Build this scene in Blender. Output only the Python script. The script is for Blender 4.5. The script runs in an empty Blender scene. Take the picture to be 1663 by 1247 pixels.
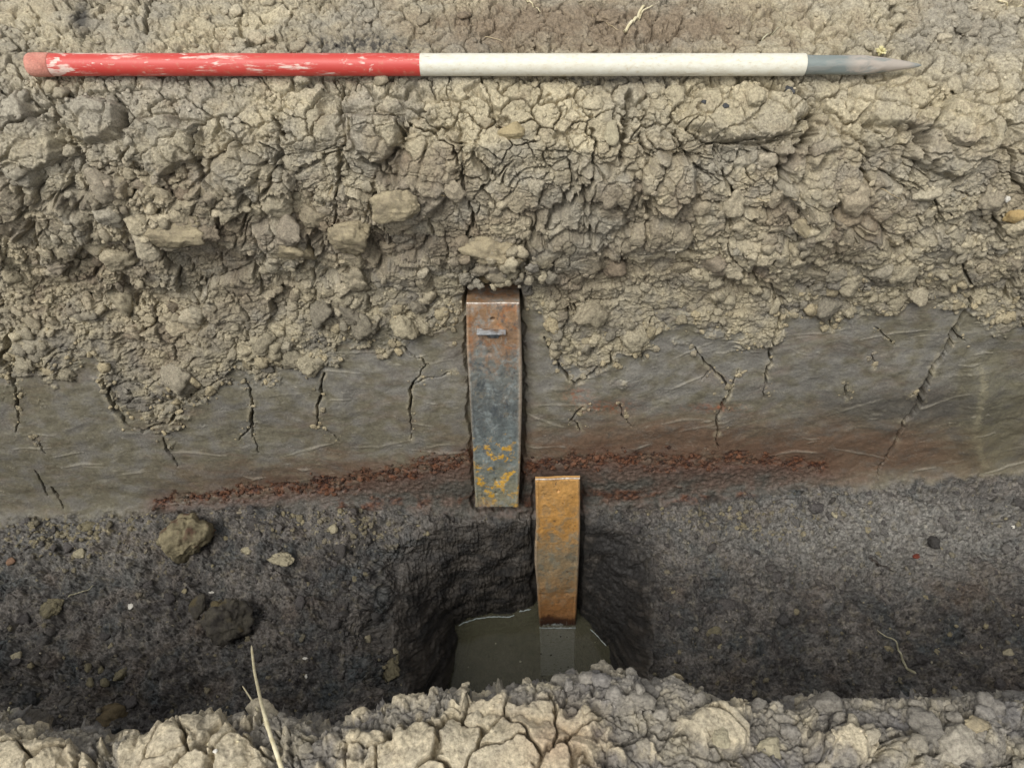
import bpy, bmesh, math, random
import numpy as np
from mathutils import Vector, Matrix, noise as mnoise

random.seed(7)
RNG = np.random.default_rng(7)
SC = bpy.context.scene
COL = SC.collection
R = math.radians

# ------------------------------------------------------------------ camera, sky, sun, exposure
PITCH = 55.0
FPX, CX, CY = 1256.0, 831.5, 623.5          # focal length and centre in photo pixels
CAMH = 0.613
cam_d = bpy.data.cameras.new("camera")
cam = bpy.data.objects.new("camera", cam_d); COL.objects.link(cam)
cam.location = (0, 0, CAMH)
cam.rotation_euler = (R(90 - PITCH), 0, 0)
cam_d.sensor_fit = 'HORIZONTAL'; cam_d.sensor_width = 36.0
cam_d.lens = 36.0 * FPX / 1663.0
cam_d.clip_start = 0.02; cam_d.clip_end = 1000
SC.camera = cam

SUN_EL, SUN_AZ = 60.0, 218.0                  # azimuth measured from +Y (beyond the section) towards +X
w = bpy.data.worlds.new("World"); SC.world = w; w.use_nodes = True
nt = w.node_tree; nt.nodes.clear()
sky = nt.nodes.new('ShaderNodeTexSky'); sky.sky_type = 'NISHITA'; sky.sun_disc = False
sky.sun_elevation = R(SUN_EL); sky.sun_rotation = R(SUN_AZ)
sky.air_density = 1.0; sky.dust_density = 3.0; sky.ozone_density = 1.0
hs = nt.nodes.new('ShaderNodeHueSaturation'); hs.inputs['Saturation'].default_value = 0.15
bg = nt.nodes.new('ShaderNodeBackground'); bg.inputs['Strength'].default_value = 0.15
wo = nt.nodes.new('ShaderNodeOutputWorld')
nt.links.new(sky.outputs[0], hs.inputs['Color']); nt.links.new(hs.outputs[0], bg.inputs[0]); nt.links.new(bg.outputs[0], wo.inputs[0])
sl = bpy.data.lights.new("sun", 'SUN'); sl.energy = 1.5; sl.angle = R(30); sl.color = (1.0, 0.975, 0.925)
so = bpy.data.objects.new("sun", sl); COL.objects.link(so)
sd = Vector((math.sin(R(SUN_AZ)) * math.cos(R(SUN_EL)), math.cos(R(SUN_AZ)) * math.cos(R(SUN_EL)), math.sin(R(SUN_EL))))
so.rotation_euler = sd.to_track_quat('Z', 'Y').to_euler(); so.location = sd * 5
SC.view_settings.view_transform = 'Standard'; SC.view_settings.look = 'None'
SC.view_settings.gamma = 1.0; SC.view_settings.exposure = 0.36

# ------------------------------------------------------------------ numeric helpers
F4 = np.float32
SP, CP = math.sin(R(PITCH)), math.cos(R(PITCH))
def ss(a, b, x):
    t = np.clip((x - a) / (b - a), 0, 1); return t * t * (3 - 2 * t)
def lin(c):
    c = np.array(c, float) / 255.0
    return np.where(c <= 0.04045, c / 12.92, ((c + 0.055) / 1.055) ** 2.4)
def mix(a, b, t):
    return a + (b - a) * t
def hsh(ix, iy, seed):
    h = ix.astype(np.uint32) * np.uint32(374761393) + iy.astype(np.uint32) * np.uint32(668265263) + np.uint32((seed * 2246822519) & 0xffffffff)
    h = (h ^ (h >> np.uint32(13))) * np.uint32(1274126177)
    h = (h ^ (h >> np.uint32(16))) * np.uint32(2246822519)
    h = h ^ (h >> np.uint32(13))
    return h
def h01(h): return (h & np.uint32(0xffffff)).astype(F4) / F4(16777216.0)
GC = np.cos(np.arange(256) * (2 * np.pi / 256)).astype(F4); GSN = np.sin(np.arange(256) * (2 * np.pi / 256)).astype(F4)
def perlin(x, y, seed=0):
    x = x.astype(F4); y = y.astype(F4)
    fx = np.floor(x); fy = np.floor(y)
    ix = fx.astype(np.int32); iy = fy.astype(np.int32)
    dx = x - fx; dy = y - fy
    def g(i, j, ax, ay):
        a = (hsh(ix + i, iy + j, seed) & np.uint32(255)).astype(np.intp)
        return GC[a] * ax + GSN[a] * ay
    u = dx * dx * dx * (dx * (dx * 6 - 15) + 10); v = dy * dy * dy * (dy * (dy * 6 - 15) + 10)
    a = g(0, 0, dx, dy); b = g(1, 0, dx - 1, dy); c = g(0, 1, dx, dy - 1); d = g(1, 1, dx - 1, dy - 1)
    return (mix(mix(a, b, u), mix(c, d, u), v) * F4(1.5)).astype(F4)
def fbm(x, y, seed=0, oct=4, gain=0.5):
    s = np.zeros_like(x, dtype=F4); a = 1.0; f = 1.0
    for i in range(oct):
        s += F4(a) * perlin(x * F4(f) + i * 17.3, y * F4(f) - i * 9.1, seed + i * 31); a *= gain; f *= 2.03
    return s
def caps(x, y, seed, rnd=0.5, tilt=0.6, curv=1.0):
    """union of randomly tilted domes, the look of packed clods: top height, gap to the next, id of the dome on top"""
    x = x.astype(F4); y = y.astype(F4)
    fx = np.floor(x); fy = np.floor(y); ix = fx.astype(np.int32); iy = fy.astype(np.int32)
    best = np.full(x.shape, -9, F4); sec = best.copy(); bid = np.zeros(x.shape, F4)
    for j in (-1, 0, 1):
        for i in (-1, 0, 1):
            h = hsh(ix + i, iy + j, seed); h2 = hsh(ix + i, iy + j, seed + 101); h3 = hsh(ix + i, iy + j, seed + 202)
            cx = fx + i + 0.1 + 0.8 * h01(h); cy = fy + j + 0.1 + 0.8 * h01(h2)
            dx = x - cx; dy = y - cy
            an = (h3 & np.uint32(255)).astype(np.intp); tl = h01(h3 >> np.uint32(9)) * F4(tilt)
            idr = h01(h >> np.uint32(5))
            v = F4(rnd) * idr + tl * (GC[an] * dx + GSN[an] * dy) - F4(curv) * (dx * dx + dy * dy)
            up = v > best
            sec = np.where(up, best, np.maximum(sec, v)); bid = np.where(up, idr, bid); best = np.where(up, v, best)
    return best, best - sec, bid
def cells(x, y, seed):
    """Worley: distance to the border between the two nearest cells, id"""
    x = x.astype(F4); y = y.astype(F4)
    fx = np.floor(x); fy = np.floor(y); ix = fx.astype(np.int32); iy = fy.astype(np.int32)
    f1 = np.full(x.shape, 9, F4); f2 = f1.copy(); bid = np.zeros(x.shape, F4)
    for j in (-1, 0, 1):
        for i in (-1, 0, 1):
            h = hsh(ix + i, iy + j, seed); h2 = hsh(ix + i, iy + j, seed + 77)
            dx = x - (fx + i + h01(h)); dy = y - (fy + j + h01(h2))
            d = np.sqrt(dx * dx + dy * dy); up = d < f1
            f2 = np.where(up, f1, np.minimum(f2, d)); bid = np.where(up, h01(h >> np.uint32(5)), bid); f1 = np.where(up, d, f1)
    return (f2 - f1) * 0.5, f1, bid
def facets(x, y, seed, rnd=1.0, tilt=1.0):
    """broken blocks: every Voronoi cell is a flat face with its own level and tilt; returns height, distance to the border, id"""
    x = x.astype(F4); y = y.astype(F4)
    fx = np.floor(x); fy = np.floor(y); ix = fx.astype(np.int32); iy = fy.astype(np.int32)
    f1 = np.full(x.shape, 9, F4); f2 = f1.copy(); bid = np.zeros(x.shape, F4); hb = np.zeros(x.shape, F4)
    for j in (-1, 0, 1):
        for i in (-1, 0, 1):
            h = hsh(ix + i, iy + j, seed); h2 = hsh(ix + i, iy + j, seed + 77); h3 = hsh(ix + i, iy + j, seed + 191)
            dx = x - (fx + i + 0.1 + 0.8 * h01(h)); dy = y - (fy + j + 0.1 + 0.8 * h01(h2))
            d = np.sqrt(dx * dx + dy * dy); up = d < f1; an = (h3 & np.uint32(255)).astype(np.intp)
            idr = h01(h >> np.uint32(5)); v = F4(rnd) * (idr - F4(0.5)) + F4(tilt) * h01(h3 >> np.uint32(9)) * (GC[an] * dx + GSN[an] * dy)
            f2 = np.where(up, f1, np.minimum(f2, d)); bid = np.where(up, idr, bid); hb = np.where(up, v, hb); f1 = np.where(up, d, f1)
    return hb, (f2 - f1) * 0.5, bid
def seg_dist(px, py, pts):
    d = np.full(px.shape, 1e9, F4); tt = np.zeros(px.shape, F4); n = len(pts) - 1
    for k in range(n):
        (x0, y0), (x1, y1) = pts[k], pts[k + 1]
        vx, vy = x1 - x0, y1 - y0; L = vx * vx + vy * vy + 1e-9
        t = np.clip(((px - x0) * vx + (py - y0) * vy) / L, 0, 1)
        e = np.hypot(px - x0 - t * vx, py - y0 - t * vy); up = e < d
        d = np.where(up, e, d); tt = np.where(up, (k + t) / n, tt)
    return d, tt
def inside(px, py, pts):
    r = np.zeros(px.shape, bool); n = len(pts)
    for k in range(n):
        (x0, y0), (x1, y1) = pts[k], pts[(k + 1) % n]
        if y0 == y1: continue
        r ^= ((y0 > py) != (y1 > py)) & (px < (x1 - x0) * (py - y0) / (y1 - y0) + x0)
    return r
def sdf(px, py, pts):
    d, _ = seg_dist(px, py, list(pts) + [pts[0]]); return np.where(inside(px, py, pts), -d, d)
def smooth1(y, k):
    ker = np.hanning(k + 2)[1:-1]; ker /= ker.sum()
    return np.convolve(np.pad(y, (k // 2, k // 2), mode='edge'), ker, 'valid')

def ray(px, py):                              # photo pixel -> (x, forward, down) per unit of depth
    v = (CY - py) / FPX
    return (px - CX) / FPX, v * SP + CP, SP - v * CP
def world(px, py, d):
    x, b, a = ray(px, py); return np.stack([x * d, b * d, CAMH - a * d], -1)
def project(P):
    y = P[..., 1]; a = CAMH - P[..., 2]
    d = y * CP + a * SP; v = (y * SP - a * CP) / d
    return CX + P[..., 0] / d * FPX, CY - v * FPX, d

# ------------------------------------------------------------------ tagging and mesh helpers
def tag(o, label=None, cat=None, group=None, kind=None):
    if label: o['label'] = label
    if cat: o['category'] = cat
    if group: o['group'] = group
    if kind: o['kind'] = kind
    return o
def thing(name, label, cat, loc=(0, 0, 0), group=None):
    o = bpy.data.objects.new(name, None); COL.objects.link(o); o.location = loc; o.empty_display_size = 0.05
    return tag(o, label, cat, group)
def raw_mesh(name, V, Fq, mat, col=None, rough=None, parent=None, loc=None, smooth=True):
    V = np.asarray(V, F4).reshape(-1, 3); Fq = np.asarray(Fq, np.int32); k = Fq.shape[1]
    me = bpy.data.meshes.new(name)
    me.vertices.add(len(V)); me.vertices.foreach_set('co', V.ravel())
    me.loops.add(Fq.size); me.loops.foreach_set('vertex_index', Fq.ravel())
    me.polygons.add(len(Fq)); me.polygons.foreach_set('loop_start', np.arange(0, Fq.size, k, dtype=np.int32))
    me.update(calc_edges=True)
    me.polygons.foreach_set('use_smooth', np.full(len(Fq), smooth))
    if col is not None:
        at = me.attributes.new('Col', 'FLOAT_COLOR', 'POINT')
        c = np.ones((len(V), 4), F4); c[:, :3] = np.asarray(col, F4).reshape(-1, 3); at.data.foreach_set('color', c.ravel())
    if rough is not None:
        at = me.attributes.new('Rough', 'FLOAT', 'POINT'); at.data.foreach_set('value', np.asarray(rough, F4).ravel())
    me.materials.append(mat)
    o = bpy.data.objects.new(name, me); COL.objects.link(o)
    if parent: o.parent = parent
    if loc is not None: o.location = loc
    return o
def grid_faces(nr, nc, off=0, wrap=False):
    i = np.arange(nr * nc).reshape(nr, nc)
    if wrap: i = np.concatenate([i, i[:, :1]], 1)
    f = np.stack([i[:-1, :-1], i[1:, :-1], i[1:, 1:], i[:-1, 1:]], -1).reshape(-1, 4)
    return f + off
def bm_obj(name, bm, mat, parent=None, loc=None, smooth=True):
    me = bpy.data.meshes.new(name); bm.to_mesh(me); bm.free(); me.materials.append(mat)
    for p in me.polygons: p.use_smooth = smooth
    o = bpy.data.objects.new(name, me); COL.objects.link(o)
    if parent: o.parent = parent
    if loc is not None: o.location = loc
    return o

# ------------------------------------------------------------------ materials
def new_mat(name):
    m = bpy.data.materials.new(name); m.use_nodes = True; n = m.node_tree; n.nodes.clear()
    out = n.nodes.new('ShaderNodeOutputMaterial'); b = n.nodes.new('ShaderNodeBsdfPrincipled')
    n.links.new(b.outputs[0], out.inputs[0]); return m, n, b
def nd(n, t, **kw):
    x = n.nodes.new(t)
    for k, v in kw.items(): setattr(x, k, v)
    return x
def mixcol(n, fac, a, b, mode='MIX'):
    x = nd(n, 'ShaderNodeMix', data_type='RGBA', blend_type=mode)
    for s, v in ((0, fac), (6, a), (7, b)):
        if hasattr(v, 'links'): n.links.new(v, x.inputs[s])
        else: x.inputs[s].default_value = v if s == 0 else (*v, 1)
    return x.outputs[2]
def noise_n(n, vec, scale, detail=4, rough=0.6, dist=0.0):
    x = nd(n, 'ShaderNodeTexNoise'); x.inputs['Scale'].default_value = scale; x.inputs['Detail'].default_value = detail
    x.inputs['Roughness'].default_value = rough; x.inputs['Distortion'].default_value = dist
    if vec is not None: n.links.new(vec, x.inputs['Vector'])
    return x.outputs[0]
def ramp(n, fac, stops):
    x = nd(n, 'ShaderNodeValToRGB'); cr = x.color_ramp
    while len(cr.elements) < len(stops): cr.elements.new(0.5)
    for e, (p, c) in zip(cr.elements, stops):
        e.position = p; e.color = (*c, 1) if len(c) == 3 else c
    n.links.new(fac, x.inputs[0]); return x.outputs[0]
def vmap(n, vec, scale=(1, 1, 1), loc=(0, 0, 0)):
    x = nd(n, 'ShaderNodeMapping'); x.inputs['Scale'].default_value = scale; x.inputs['Location'].default_value = loc
    n.links.new(vec, x.inputs[0]); return x.outputs[0]
def bump(n, b, h, strength, dist):
    x = nd(n, 'ShaderNodeBump'); x.inputs['Strength'].default_value = strength; x.inputs['Distance'].default_value = dist
    n.links.new(h, x.inputs['Height']); n.links.new(x.outputs[0], b.inputs['Normal'])
def math_n(n, op, a, b):
    x = nd(n, 'ShaderNodeMath', operation=op)
    for s, v in ((0, a), (1, b)):
        if hasattr(v, 'links'): n.links.new(v, x.inputs[s])
        else: x.inputs[s].default_value = v
    return x.outputs[0]

def soil_material():
    m, n, b = new_mat("soil")
    at = nd(n, 'ShaderNodeAttribute', attribute_name='Col'); ar = nd(n, 'ShaderNodeAttribute', attribute_name='Rough')
    tc = nd(n, 'ShaderNodeTexCoord')
    n1 = noise_n(n, tc.outputs['Object'], 300, 5, 0.75)
    f = ramp(n, n1, [(0.34, (0.58, 0.57, 0.56)), (0.5, (1, 1, 1)), (0.66, (1.36, 1.36, 1.34))])
    mg = nd(n, 'ShaderNodeMapRange'); n.links.new(ar.outputs['Fac'], mg.inputs[0])
    for k, v_ in ((1, 0.6), (2, 0.95), (3, 0.4), (4, 1.0)): mg.inputs[k].default_value = v_
    n.links.new(mixcol(n, mg.outputs[0], at.outputs['Color'], f, 'MULTIPLY'), b.inputs['Base Color'])
    n.links.new(ar.outputs['Fac'], b.inputs['Roughness'])
    b.inputs['Specular IOR Level'].default_value = 0.35
    n2 = noise_n(n, tc.outputs['Object'], 260, 6, 0.75)
    bump(n, b, n2, 0.7, 0.0035)
    mr = nd(n, 'ShaderNodeMapRange'); n.links.new(ar.outputs['Fac'], mr.inputs[0])
    for k, v_ in ((1, 0.6), (2, 0.95), (3, 0.18), (4, 0.75)): mr.inputs[k].default_value = v_
    n.links.new(mr.outputs[0], b.inputs['Normal'].links[0].from_node.inputs['Strength'])
    return m
SOIL = soil_material()
def clod_material(name, c1, c2, c3=None, scale=30, rough=0.95):
    m, n, b = new_mat(name); tc = nd(n, 'ShaderNodeTexCoord')
    v = noise_n(n, tc.outputs['Object'], scale, 5, 0.65, 0.4)
    c = ramp(n, v, [(0.35, tuple(lin(c1))), (0.6, tuple(lin(c2)))])
    if c3 is not None:
        v2 = noise_n(n, vmap(n, tc.outputs['Object'], loc=(3.1, 1.7, 0)), scale * 0.55, 3, 0.6)
        c = mixcol(n, ramp(n, v2, [(0.52, (0, 0, 0)), (0.62, (1, 1, 1))]), c, tuple(lin(c3)))
    v3 = noise_n(n, tc.outputs['Object'], 450, 4, 0.7)
    n.links.new(mixcol(n, 1.0, c, ramp(n, v3, [(0.25, (0.75,) * 3), (0.75, (1.2,) * 3)]), 'MULTIPLY'), b.inputs['Base Color'])
    b.inputs['Roughness'].default_value = rough; b.inputs['Specular IOR Level'].default_value = 0.3
    bump(n, b, noise_n(n, tc.outputs['Object'], 240, 6, 0.75), 0.7, 0.0035); return m

# ------------------------------------------------------------------ the far side of the trench: depth of the bare surface
PROFILE = [(60.0, 0.53), (3.5, 0.55), (1.3, 0.580), (1.10, 0.604), (1.0, 0.622), (0.955, 0.632), (0.915, 0.654), (0.882, 0.690), (0.858, 0.745), (0.848, 0.83), (0.858, 0.965),
           (0.80, 1.13), (0.745, 1.29), (0.708, 1.41), (0.69, 1.432), (0.60, 1.44), (0.36, 1.45), (0.05, 1.46)]
def profile_depth(rows):
    d = np.full(len(rows), np.nan)
    _, rb, ra = ray(0.0, rows)
    for (b0, a0), (b1, a1) in zip(PROFILE[:-1], PROFILE[1:]):
        den = rb * (a1 - a0) - ra * (b1 - b0)
        dd = (b0 * (a1 - a0) - a0 * (b1 - b0)) / den
        t = np.where(abs(b1 - b0) > abs(a1 - a0), (dd * rb - b0) / (b1 - b0 + 1e-12), (dd * ra - a0) / (a1 - a0 + 1e-12))
        ok = (t >= -1e-6) & (t <= 1 + 1e-6) & (dd > 0) & np.isnan(d); d[ok] = dd[ok]
    return d
er = np.arange(-700, 1300, 2.0)
ed = profile_depth(er); ok = ~np.isnan(ed); ed = np.interp(er, er[ok], ed[ok])
ed_s = smooth1(ed, 21); ed = np.where(er > -100, ed_s, ed)

def outer(start, step, grow, end):
    v = []; x = start; s = step
    while abs(x) < end: s *= grow; x += s; v.append(x)
    return v
cols = np.concatenate([np.array(outer(-560, -4, 1.35, 40000))[::-1], np.arange(-560, -30, 4.0), np.arange(-30, 1693, 1.15), np.arange(1693, 2220, 4.0), np.array(outer(2220, 4, 1.35, 40000))])
rows = np.concatenate([np.array([-640, -600, -560, -520, -480, -440, -400, -360, -320, -280, -250, -220, -200]), np.arange(-185, -15, 4.0), np.arange(-15, 1268, 1.15)])
NC, NR = len(cols), len(rows)
PX, PY = np.meshgrid(cols, rows); PX = PX.astype(F4); PY = PY.astype(F4)
def pl(pts): a = np.array(pts, float); return np.interp(cols, a[:, 0], a[:, 1])[None, :].astype(F4)

BASE = pl([(-400, 850), (0, 842), (150, 838), (300, 828), (450, 822), (600, 822), (700, 832), (760, 838), (870, 840), (950, 832), (1050, 822), (1250, 800), (1400, 788), (1663, 768), (2100, 740)])
e = PY + (830 - BASE) * ss(480, 790, PY)
DEP = np.interp(e, er, ed).astype(F4)

# the pit dug through the trench floor
RIM = [(693, 872), (735, 856), (790, 848), (840, 846), (872, 843), (945, 838), (985, 848), (1025, 872), (1050, 915), (1062, 970), (1062, 1040), (1050, 1110), (1030, 1170), (960, 1225), (850, 1235), (730, 1225), (665, 1160), (640, 1080), (637, 1000), (652, 925)]
WATER_A = 1.765
WLINE = [(743, 1018), (765, 1009), (800, 1002), (833, 1001), (842, 994), (866, 989), (905, 990), (940, 1002), (968, 1028), (986, 1050), (1000, 1100), (985, 1160), (900, 1185), (790, 1180), (722, 1140), (733, 1090), (745, 1040)]
jx = PX + 6 * fbm(PX / 50, PY / 50, 5, 2); jy = PY + 6 * fbm(PX / 50 + 50, PY / 50, 6, 2)
bb = (PX > 560) & (PX < 1130) & (PY > 780)
s_rim = np.full(PX.shape, 99, F4); s_wat = s_rim.copy()
s_rim[bb] = sdf(jx[bb], jy[bb], RIM); s_wat[bb] = sdf(jx[bb] * .4 + PX[bb] * .6, jy[bb] * .4 + PY[bb] * .6, WLINE)
tw = np.where(s_rim < 0, np.where(s_wat > 0, -s_rim / (-s_rim + s_wat + 1e-6), 1.0), 0.0)
_, RB, RA = ray(PX, PY)
a0 = DEP * RA
a_new = a0 + (WATER_A + 0.01 - a0) * np.clip(tw ** 1.3, 0, 1) + np.where(s_wat < 0, np.minimum(-s_wat * 0.012, 0.30), 0)
DEP = np.where(tw > 0, a_new / RA, DEP).astype(F4)
HOLE = ss(8, -6, s_rim)
# the floor sinks gently towards the pit
DEP += (0.018 * ss(70, 0, s_rim) + 0.035 * ss(120, 0, s_rim) ** 2 * ss(760, 640, PX)) * (1 - tw) ** 1.5 * ss(840, 900, PY)

def tin_zone(pts, grow):                      # soil cut back behind a tin
    m = (PX > 700) & (PX < 1000) & (PY > 400) & (PY < 1060); z = np.full(PX.shape, 99, F4)
    z[m] = sdf(PX[m], PY[m], pts); return z
TIN1 = [(757, 493), (843, 493), (848, 560), (849, 650), (846, 740), (842, 823), (771, 823), (767, 720), (760, 600)]
TIN2 = [(869, 778), (942, 775), (942, 860), (938, 960), (935, 1020), (876, 1020), (870, 950), (868, 900), (871, 850)]
z1 = tin_zone(TIN1, 0); z2 = tin_zone(TIN2, 0)
B3 = world(PX, PY, DEP).astype(F4)
dr = np.gradient(B3, axis=0); dc = np.gradient(B3, axis=1)
N3 = np.cross(dr, dc); N3 /= np.linalg.norm(N3, axis=-1, keepdims=True) + 1e-12
N3 *= np.where((N3 * (np.array([0, 0, CAMH]) - B3)).sum(-1, keepdims=True) < 0, -1, 1)
# surface coordinates in millimetres
U = B3[..., 0] * 1000
V = np.concatenate([np.zeros((1, NC), F4), np.cumsum(np.hypot(np.diff(B3[..., 1], axis=0), np.diff(B3[..., 2], axis=0)), 0)], 0) * 1000
V = (V - V[rows.searchsorted(0)][None, :]).astype(F4); U = U.astype(F4)

def gauss(px, py, x, y, rx, ry): return np.exp(-(((px - x) / rx) ** 2 + ((py - y) / ry) ** 2))

# ------------------------------------------------------------------ relief functions shared by both banks (millimetres)
def clod_relief(U, V, seed, crumb):
    wx = U + 14 * fbm(U / 70, V / 70, seed, 2) + 2.5 * fbm(U / 15, V / 15, seed + 1, 3); wy = V + 14 * fbm(U / 70 + 40, V / 70, seed + 3, 2) + 2.5 * fbm(U / 15 + 8, V / 15, seed + 4, 3)
    b1, g1, i1 = facets(wx / 80, wy / 64, seed + 10, 0.75, 0.9)
    b2, g2, i2 = facets(wx / 36, wy / 29, seed + 20, 0.65, 0.9)
    b5, g5, i5 = facets(wx / 15, wy / 12, seed + 25, 0.6, 0.9)
    b3, g3, i3 = caps(wx / 16, wy / 13, seed + 30, 0.8, 0.9, 0.7)
    b4, g4, i4 = caps(wx / 6.5, wy / 5.5, seed + 40, 0.8, 0.8, 0.9)
    h = 8 + 20 * b1 + (9 + 4 * crumb) * b2 + 2.6 * b5 + (0.4 + 5.0 * crumb) * b3 + (0.6 + 2.2 * crumb) * b4 + 1.8 * fbm(U / 14, V / 14, seed + 9, 5, 0.6)
    gap = 16 * ss(0.035, 0.008, g1) + 10 * ss(0.05, 0.012, g2) + 2.5 * ss(0.10, 0, g3) * crumb
    return h, gap, i1, i2, i3
def mud_cracks(U, V, seed, scale, width, warp=1.0):
    wx = U + warp * scale * 0.28 * fbm(U / scale, V / scale, seed, 4); wy = V + warp * scale * 0.28 * fbm(U / scale + 30, V / scale, seed + 1, 4)
    d, f1, i = cells(wx / scale, wy / scale, seed + 2)
    d = d * scale
    wv = width * (0.55 + 0.7 * np.clip(0.5 + fbm(U / (scale * 1.7), V / (scale * 1.7), seed + 4, 2), 0, 1.3))
    return ss(1, 0.15, d / wv), f1, i, d

# ------------------------------------------------------------------ zones of the section
nzb = fbm(PX / 70, PY / 70, 41, 4)
lip = 232 + 34 * fbm(PX / 130, PY * 0 + 3, 42, 3) + 20 * nzb + 22 * gauss(PX, PY, 840, 230, 130, 200) - 30 * gauss(PX, PY, 610, 200, 70, 200)
Wtop = ss(lip + 30, lip - 30, PY)
YS = pl([(-300, 590), (0, 615), (70, 600), (130, 585), (170, 610), (205, 676), (290, 672), (330, 632), (400, 605), (470, 590), (560, 560), (640, 540), (755, 520), (845, 478), (880, 510), (910, 600), (955, 612), (1010, 585), (1055, 550), (1110, 530), (1180, 548), (1250, 560), (1285, 512), (1350, 505), (1430, 492), (1560, 470), (1600, 500), (1630, 530), (1663, 510), (2000, 520)])
Wfl = ss(-7, 9, PY - BASE + 9 * fbm(PX / 30, PY / 30, 43, 4))
sm = PY - YS + 34 * fbm(PX / 60, PY / 40, 44, 5, 0.6) + 8 * nzb
Wsm = ss(-5, 7, sm) * (1 - Wfl)
flake = ss(-140, -25, sm) * ss(25, -5, sm) * (1 - Wfl)               # smeared plates breaking up along the upper edge of the cut
Wro = np.clip(1 - Wtop - Wsm - Wfl, 0, 1)
crumb = np.clip(0.30 + 0.9 * fbm(PX / 150, PY / 120, 45, 3) + 0.6 * gauss(PX, PY, 150, 480, 260, 90) + 0.45 * gauss(PX, PY, 640, 500, 160, 80)
                + 0.7 * gauss(PX, PY, 1230, 450, 150, 80) + 0.5 * gauss(PX, PY, 1560, 420, 200, 90) - 0.6 * gauss(PX, PY, 830, 290, 230, 90) - 0.3 * ss(330, 230, PY), 0, 1)
def sl_(lo, hi): return slice(int(rows.searchsorted(lo)), int(rows.searchsorted(hi)))
H = np.zeros(PX.shape, F4); CL = np.zeros(PX.shape + (3,), F4)
def L3(c): return lin(c).astype(F4)[None, None, :]
def soft(x): return np.clip(x, 0, 1)[..., None]
pale = L3((176, 165, 138)); grey = L3((150, 143, 127)); brown = L3((130, 116, 97)); dgrey = L3((104, 100, 92)); dark = L3((66, 64, 66))

# --- top ground: mud cracks, plates, rubble
s = sl_(-9999, 330); u, v, x, y = U[s], V[s], PX[s], PY[s]
rub = np.clip(0.9 * gauss(x, y, 1590, 25, 150, 60) + 0.6 * gauss(x, y, 170, 30, 200, 70) + 0.5 * gauss(x, y, 60, 150, 150, 60) + 0.25 + 0.7 * fbm(x / 160, y / 70, 46, 3) - 0.7 * gauss(x, y, 1120, 50, 230, 50) - 0.4 * gauss(x, y, 1400, 140, 240, 80) - 0.4 * gauss(x, y, 850, 180, 170, 60), 0, 1)
tcrack, tf1, tid, tdist = mud_cracks(u, v, 500, 35, 2.5); tcr2, tf2, tid2, _ = mud_cracks(u, v, 520, 16, 1.5)
polym = np.clip(0.60 + 1.0 * fbm(u / 130, v / 110, 47, 3) + 1.1 * gauss(x, y, 840, 190, 190, 75) + 0.8 * gauss(x, y, 1220, 175, 110, 50) + 0.9 * gauss(x, y, 1400, 140, 240, 100) + 0.5 * gauss(x, y, 340, 60, 120, 40) - 0.5 * gauss(x, y, 1080, 50, 200, 45), 0, 1)
rub *= 1 - 0.9 * polym
tb, tg, ti = caps(u / 24 + 0.12 * fbm(u / 20, v / 20, 3, 2), v / 20, 530, 0.7, 0.8, 0.9); tb3, tg3, ti3 = caps(u / 9, v / 8, 531, 0.7, 0.8, 0.9)
n_a = fbm(u / 140, v / 110, 111, 4); n_b = fbm(u / 40, v / 34, 112, 4); n_c = fbm(u / 9, v / 8, 113, 4, 0.6)
h = (7 * fbm(u / 90, v / 90, 48, 4, 0.45) + 1.5 * fbm(u / 12, v / 12, 49, 4, 0.62) * (1.15 - .6 * polym) + 5.0 * (tid - 0.5) * polym - 1.5 * tf1 * polym
     - 13.0 * tcrack * (0.2 + 0.8 * polym) - 5.0 * tcr2 * ss(-.25, .35, fbm(u / 60, v / 60, 51, 2)) + rub * (8 * tb + 3.0 * tb3) + 0.8 * tb3 * (1 - .6 * polym) + 0.7 * fbm(u / 3, v / 3, 50, 2) - 1.8 * abs(fbm(u / 22, v / 16, 151, 3)) * (1 - .7 * polym))
H[s] += Wtop[s] * h
yel = 0.42 + 0.7 * n_a + 0.35 * n_b + 0.6 * gauss(x, y, 840, 190, 170, 70) + 0.6 * gauss(x, y, 1300, 160, 260, 80) + 0.25 * gauss(x, y, 300, 60, 130, 50) - 0.4 * gauss(x, y, 80, 190, 130, 80)
c = mix(grey, pale, soft(yel)) * (1 + 0.22 * (tid - .5) * polym)[..., None]
c = mix(c, brown, soft(1.2 * gauss(x, y, 1030, 45, 260, 50) + 0.6 * gauss(x, y, 760, 40, 160, 40) + 0.5 * n_b - 0.1))
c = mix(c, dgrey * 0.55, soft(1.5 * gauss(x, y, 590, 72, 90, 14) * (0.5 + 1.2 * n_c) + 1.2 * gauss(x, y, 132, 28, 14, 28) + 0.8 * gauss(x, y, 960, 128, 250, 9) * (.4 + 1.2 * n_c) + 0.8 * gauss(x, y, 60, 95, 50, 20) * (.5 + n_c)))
CL[s] += Wtop[s][..., None] * c * (1 + 0.16 * n_c[..., None])

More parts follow.
